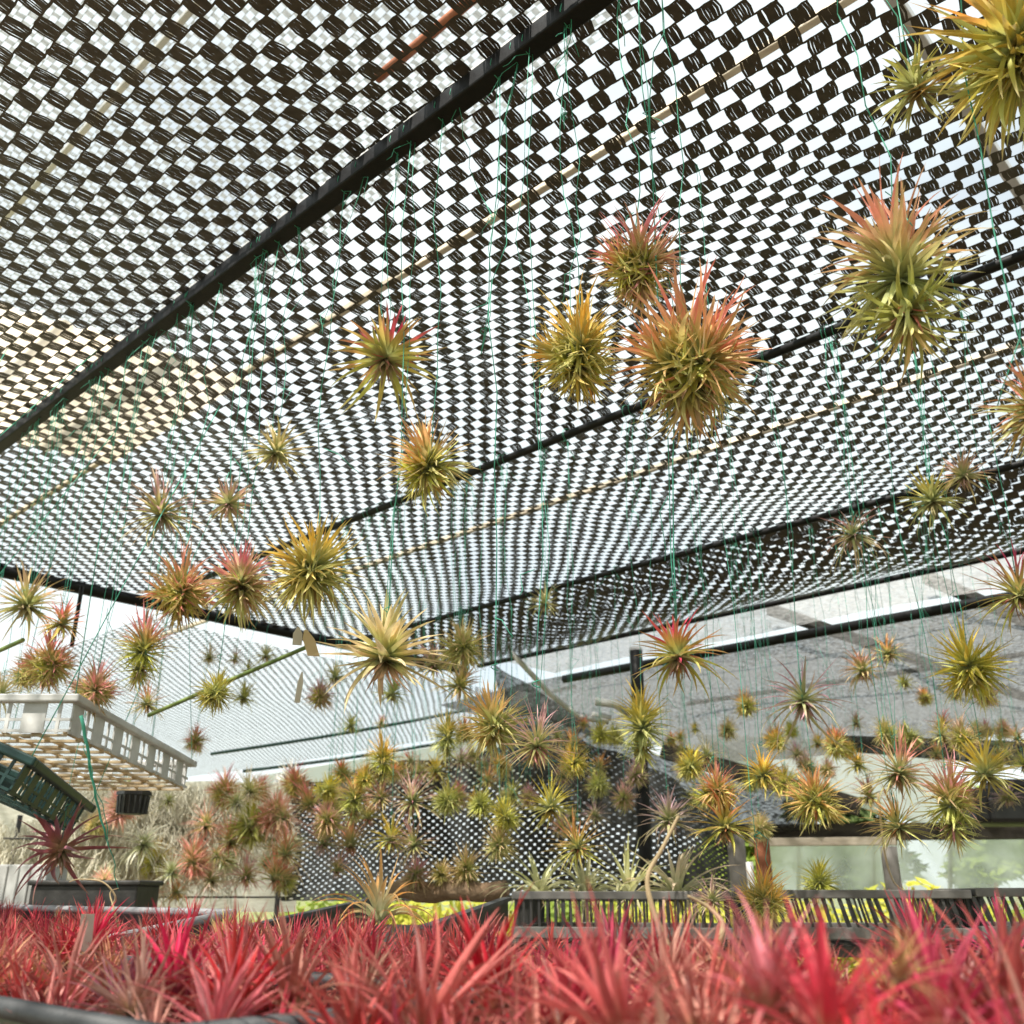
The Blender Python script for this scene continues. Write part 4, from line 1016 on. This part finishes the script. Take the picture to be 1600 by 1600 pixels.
# the sagging dark drape and the pale cable by the post
V, F = [], []; top = [(770, 1035, 5.0), (860, 1085, 5.0), (940, 1150, 5.0), (1050, 1190, 5.0), (1180, 1222, 5.0), (1300, 1262, 5.0)]; bot = [(800, 1200, 5.2), (850, 1235, 5.2), (900, 1270, 5.2), (1010, 1300, 5.2), (1130, 1312, 5.2), (1260, 1312, 5.2)]
for i in range(31):
    t = i / 30 * 5; k = min(4, int(t)); f = t - k
    a = at_d(*top[k]).lerp(at_d(*top[k + 1]), f); b = at_d(*bot[k]).lerp(at_d(*bot[k + 1]), f)
    for j in range(13):
        q = a.lerp(b, j / 12); V.append(q + Vector((0, .08 * math.sin(j * .9 + i * .35) + .04 * math.sin(i * 1.3), 0)))
for i in range(30):
    for j in range(12): a = i * 13 + j; F.append((a, a + 13, a + 14, a + 1))
mb = MB(); mb.add(V, F, True); tag(mb.build('cloth_drape', M['dark_cloth']), 'dark grey cloth drape sagging from the net corner past the post', 'shade cloth')
mb = MB(); mb.tube([at_d(798, 1018, 4.6), at_d(820, 1042, 4.6), at_d(860, 1085, 4.6), at_d(905, 1120, 4.6), at_d(950, 1128, 4.65)], .014, 8); tag(mb.build('pale_cable', M['white_plastic']), 'pale pipe slanting down from the net corner', 'pipe')
mb = MB(); mb.tube([at_d(930, 1096, 4.7), at_d(960, 1100, 4.7), at_d(985, 1115, 4.7)], .02, 8); mb.tube([at_d(925, 1116, 4.7), at_d(955, 1122, 4.7)], .014, 8); tag(mb.build('white_bundle', M['white_plastic']), 'rolled white plastic bundle tucked beside the black post', 'bundle')
# ropes across the far left net
for i, (a, b) in enumerate((((330, 1178, 7.0), (900, 1072, 6.4)), ((380, 1205, 7.0), (905, 1120, 6.8)))):
    pipe('rope', at_d(*a), at_d(*b), .012, M['green_plastic'], ('upper dark green rope across the pale far net', 'lower dark green rope along the hem of the pale far net')[i], 'rope', sag=.03)

# ------------------------------------------------------------------ outdoors beyond: ground, bushes, trees
mb = MB(); q = 400.0
mb.add([(-q, -q, 0), (q, -q, 0), (q, q, 0), (-q, q, 0)], [(0, 1, 2, 3)]); tag(mb.build('ground', M['grass']), kind='structure')
mb = MB(); mb.add([(-4, -3, .004), (5, -3, .004), (5, 5.5, .004), (-4, 5.5, .004)], [(0, 1, 2, 3)]); tag(mb.build('path', M['gravel']), kind='structure')
def leaf_mass(mb, c, rad, n, rg, ls):
    for k in range(n):
        d = Vector((rg.gauss(0, 1), rg.gauss(0, 1), rg.gauss(0, 1))).normalized() * rg.random() ** .4
        p = Vector(c) + Vector((d.x * rad[0], d.y * rad[1], d.z * rad[2]))
        a = Vector((rg.gauss(0, 1), rg.gauss(0, 1), rg.gauss(0, .7))).normalized(); b = a.orthogonal().normalized(); s = ls * rg.uniform(.6, 1.3)
        mb.add([p - a * s, p + b * s * .35, p + a * s, p - b * s * .35], [(0, 1, 2, 3)])
def bush(x, y, z, r, mat, label, seed, n=900, ls=.05, h=None):
    rg = random.Random(seed); root = empty('bush', (x, y, 0), (0, 0, 0), label, 'bush', 'bushes beyond the bench'); mb = MB()
    for k in range(9):
        c = (rg.gauss(0, r * .5), rg.gauss(0, r * .35), z * rg.uniform(.35, .95)); leaf_mass(mb, c, (r * .5, r * .5, z * .22), n // 9, rg, ls)
    mb.build('foliage', mat, root); mb = MB()
    for k in range(5): mb.tube([(0, 0, 0), (rg.gauss(0, r * .2), rg.gauss(0, r * .2), z * .4), (rg.gauss(0, r * .4), rg.gauss(0, r * .3), z * .8)], [.02, .012, .005], 6)
    mb.build('stem', M['trunk'], root)
def atxy(px, D): v = at_d(px, 1420, D); return v.x, v.y
for i, (px, D, z, r, mt, lab) in enumerate((
    (640, 4.2, .99, .45, 'foliage_y', 'yellow green bush seen beneath the log'), (740, 4.8, .98, .5, 'foliage_y', 'yellow bush behind the slanting black tray'),
    (500, 5.6, .96, .5, 'foliage', 'green bush behind the foot of the net curtain'), (880, 4.6, 1.0, .5, 'foliage', 'green bush behind the left crate'),
    (1010, 4.4, .99, .5, 'foliage_y', 'yellow green bush behind the pale arching plants'), (1120, 5.5, 1.18, .5, 'foliage', 'bright green bush filling the gap by the grey leaning post'),
    (1270, 4.6, .96, .5, 'foliage_y', 'yellow green bush behind the middle crate'), (1440, 4.4, .98, .5, 'foliage_y', 'yellow bush behind the leaning crate slats'), (1580, 4.2, .98, .5, 'foliage', 'green bush behind the rightmost crate'))):
    x, y = atxy(px, D * 2.1); bush(x, y, z, r * 1.9, M[mt], lab, 300 + i, 1400, .075)
def tree(x, y, h, r, mat, label, seed, n=2600, ls=.16):
    rg = random.Random(seed); root = empty('tree', (x, y, 0), (0, 0, 0), label, 'tree', 'trees beyond the nursery')
    mb = MB(); mb.tube([(0, 0, 0), (.06, 0, h * .25), (-.05, .05, h * .5), (.05, 0, h * .75)], [h * .035, h * .028, h * .02, h * .008], 9)
    for k in range(7):
        a = k * 2.4; z = h * rg.uniform(.3, .65); mb.tube([(0, 0, z), (math.cos(a) * r * .4, math.sin(a) * r * .4, z + h * .1), (math.cos(a) * r * .8, math.sin(a) * r * .8, z + h * .16)], [h * .014, h * .008, h * .003], 6)
    mb.build('trunk', M['trunk'], root); mb = MB()
    for k in range(16):
        a = rg.uniform(0, 6.28); rr = r * rg.random() ** .6 * .8
        leaf_mass(mb, (math.cos(a) * rr, math.sin(a) * rr, h * rg.uniform(.45, .92)), (r * .38, r * .38, h * .10), n // 16, rg, ls)
    mb.build('crown', mat, root)
for i, (px, D, h, r, mt, lab) in enumerate(((1130, 15, 2.0, 1.1, 'foliage', 'low bright green tree seen through the gap by the leaning post'), (1330, 15, 2.6, 1.3, 'foliage_d', 'dark low tree behind the cloudy plastic wall'), (1560, 14, 2.6, 1.0, 'foliage', 'green low tree behind the plastic wall at the right edge'))):
    x, y = atxy(px, D); tree(x, y, h, r, M[mt], lab, 400 + i)

# ------------------------------------------------------------------ light, sky, camera
SUN_EL, SUN_AZ = R(58), R(215)        # azimuth measured clockwise from +Y
w = bpy.data.worlds.new('World'); scene.world = w; w.use_nodes = True; nt = w.node_tree
for n in list(nt.nodes): nt.nodes.remove(n)
out = nt.nodes.new('ShaderNodeOutputWorld'); bg = nt.nodes.new('ShaderNodeBackground'); bg.inputs['Strength'].default_value = .062
sky = nt.nodes.new('ShaderNodeTexSky'); sky.sky_type = 'NISHITA'; sky.sun_disc = False; sky.sun_elevation = SUN_EL; sky.sun_rotation = SUN_AZ; sky.dust_density = 2.0
tc = nt.nodes.new('ShaderNodeTexCoord'); no = nt.nodes.new('ShaderNodeTexNoise'); no.inputs['Scale'].default_value = 2.6; no.inputs['Detail'].default_value = 7
nt.links.new(tc.outputs['Generated'], no.inputs['Vector'])
cr = nt.nodes.new('ShaderNodeValToRGB'); cr.color_ramp.elements[0].position = .30; cr.color_ramp.elements[1].position = .55
cr.color_ramp.elements[0].color = (.55, .55, .55, 1); cr.color_ramp.elements[1].color = (1, 1, 1, 1)
nt.links.new(no.outputs['Fac'], cr.inputs[0])
mx = nt.nodes.new('ShaderNodeMix'); mx.data_type = 'RGBA'; mx.inputs[7].default_value = (8.1, 8.9, 8.95, 1)
nt.links.new(cr.outputs[0], mx.inputs[0]); nt.links.new(sky.outputs[0], mx.inputs[6]); nt.links.new(mx.outputs[2], bg.inputs['Color'])
nt.links.new(bg.outputs[0], out.inputs['Surface'])
sl = bpy.data.lights.new('sun', 'SUN'); sl.energy = 5.0; sl.angle = R(1.6); sl.color = (1, .95, .86)
so = bpy.data.objects.new('sun', sl); link(so)
dirv = Vector((math.sin(SUN_AZ) * math.cos(SUN_EL), math.cos(SUN_AZ) * math.cos(SUN_EL), math.sin(SUN_EL)))
so.rotation_euler = dirv.to_track_quat('Z', 'Y').to_euler(); so.location = dirv * 20

cam = bpy.data.cameras.new('camera'); co = bpy.data.objects.new('camera', cam); link(co)
cam.sensor_width = 36; cam.lens = 36 * FPX / 1600; cam.clip_start = .02; cam.clip_end = 1500
co.location = (0, 0, CAMZ); co.rotation_euler = (math.pi / 2 + PITCH, 0, 0); scene.camera = co
cam.dof.use_dof = True; cam.dof.focus_distance = 1.12; cam.dof.aperture_fstop = 11
scene.render.engine = 'CYCLES'
scene.cycles.use_denoising = True
scene.cycles.max_bounces = 8; scene.cycles.transparent_max_bounces = 12; scene.cycles.diffuse_bounces = 4
scene.view_settings.view_transform = 'Standard'; scene.view_settings.look = 'None'
scene.view_settings.exposure = 1.2; scene.view_settings.gamma = 1.0
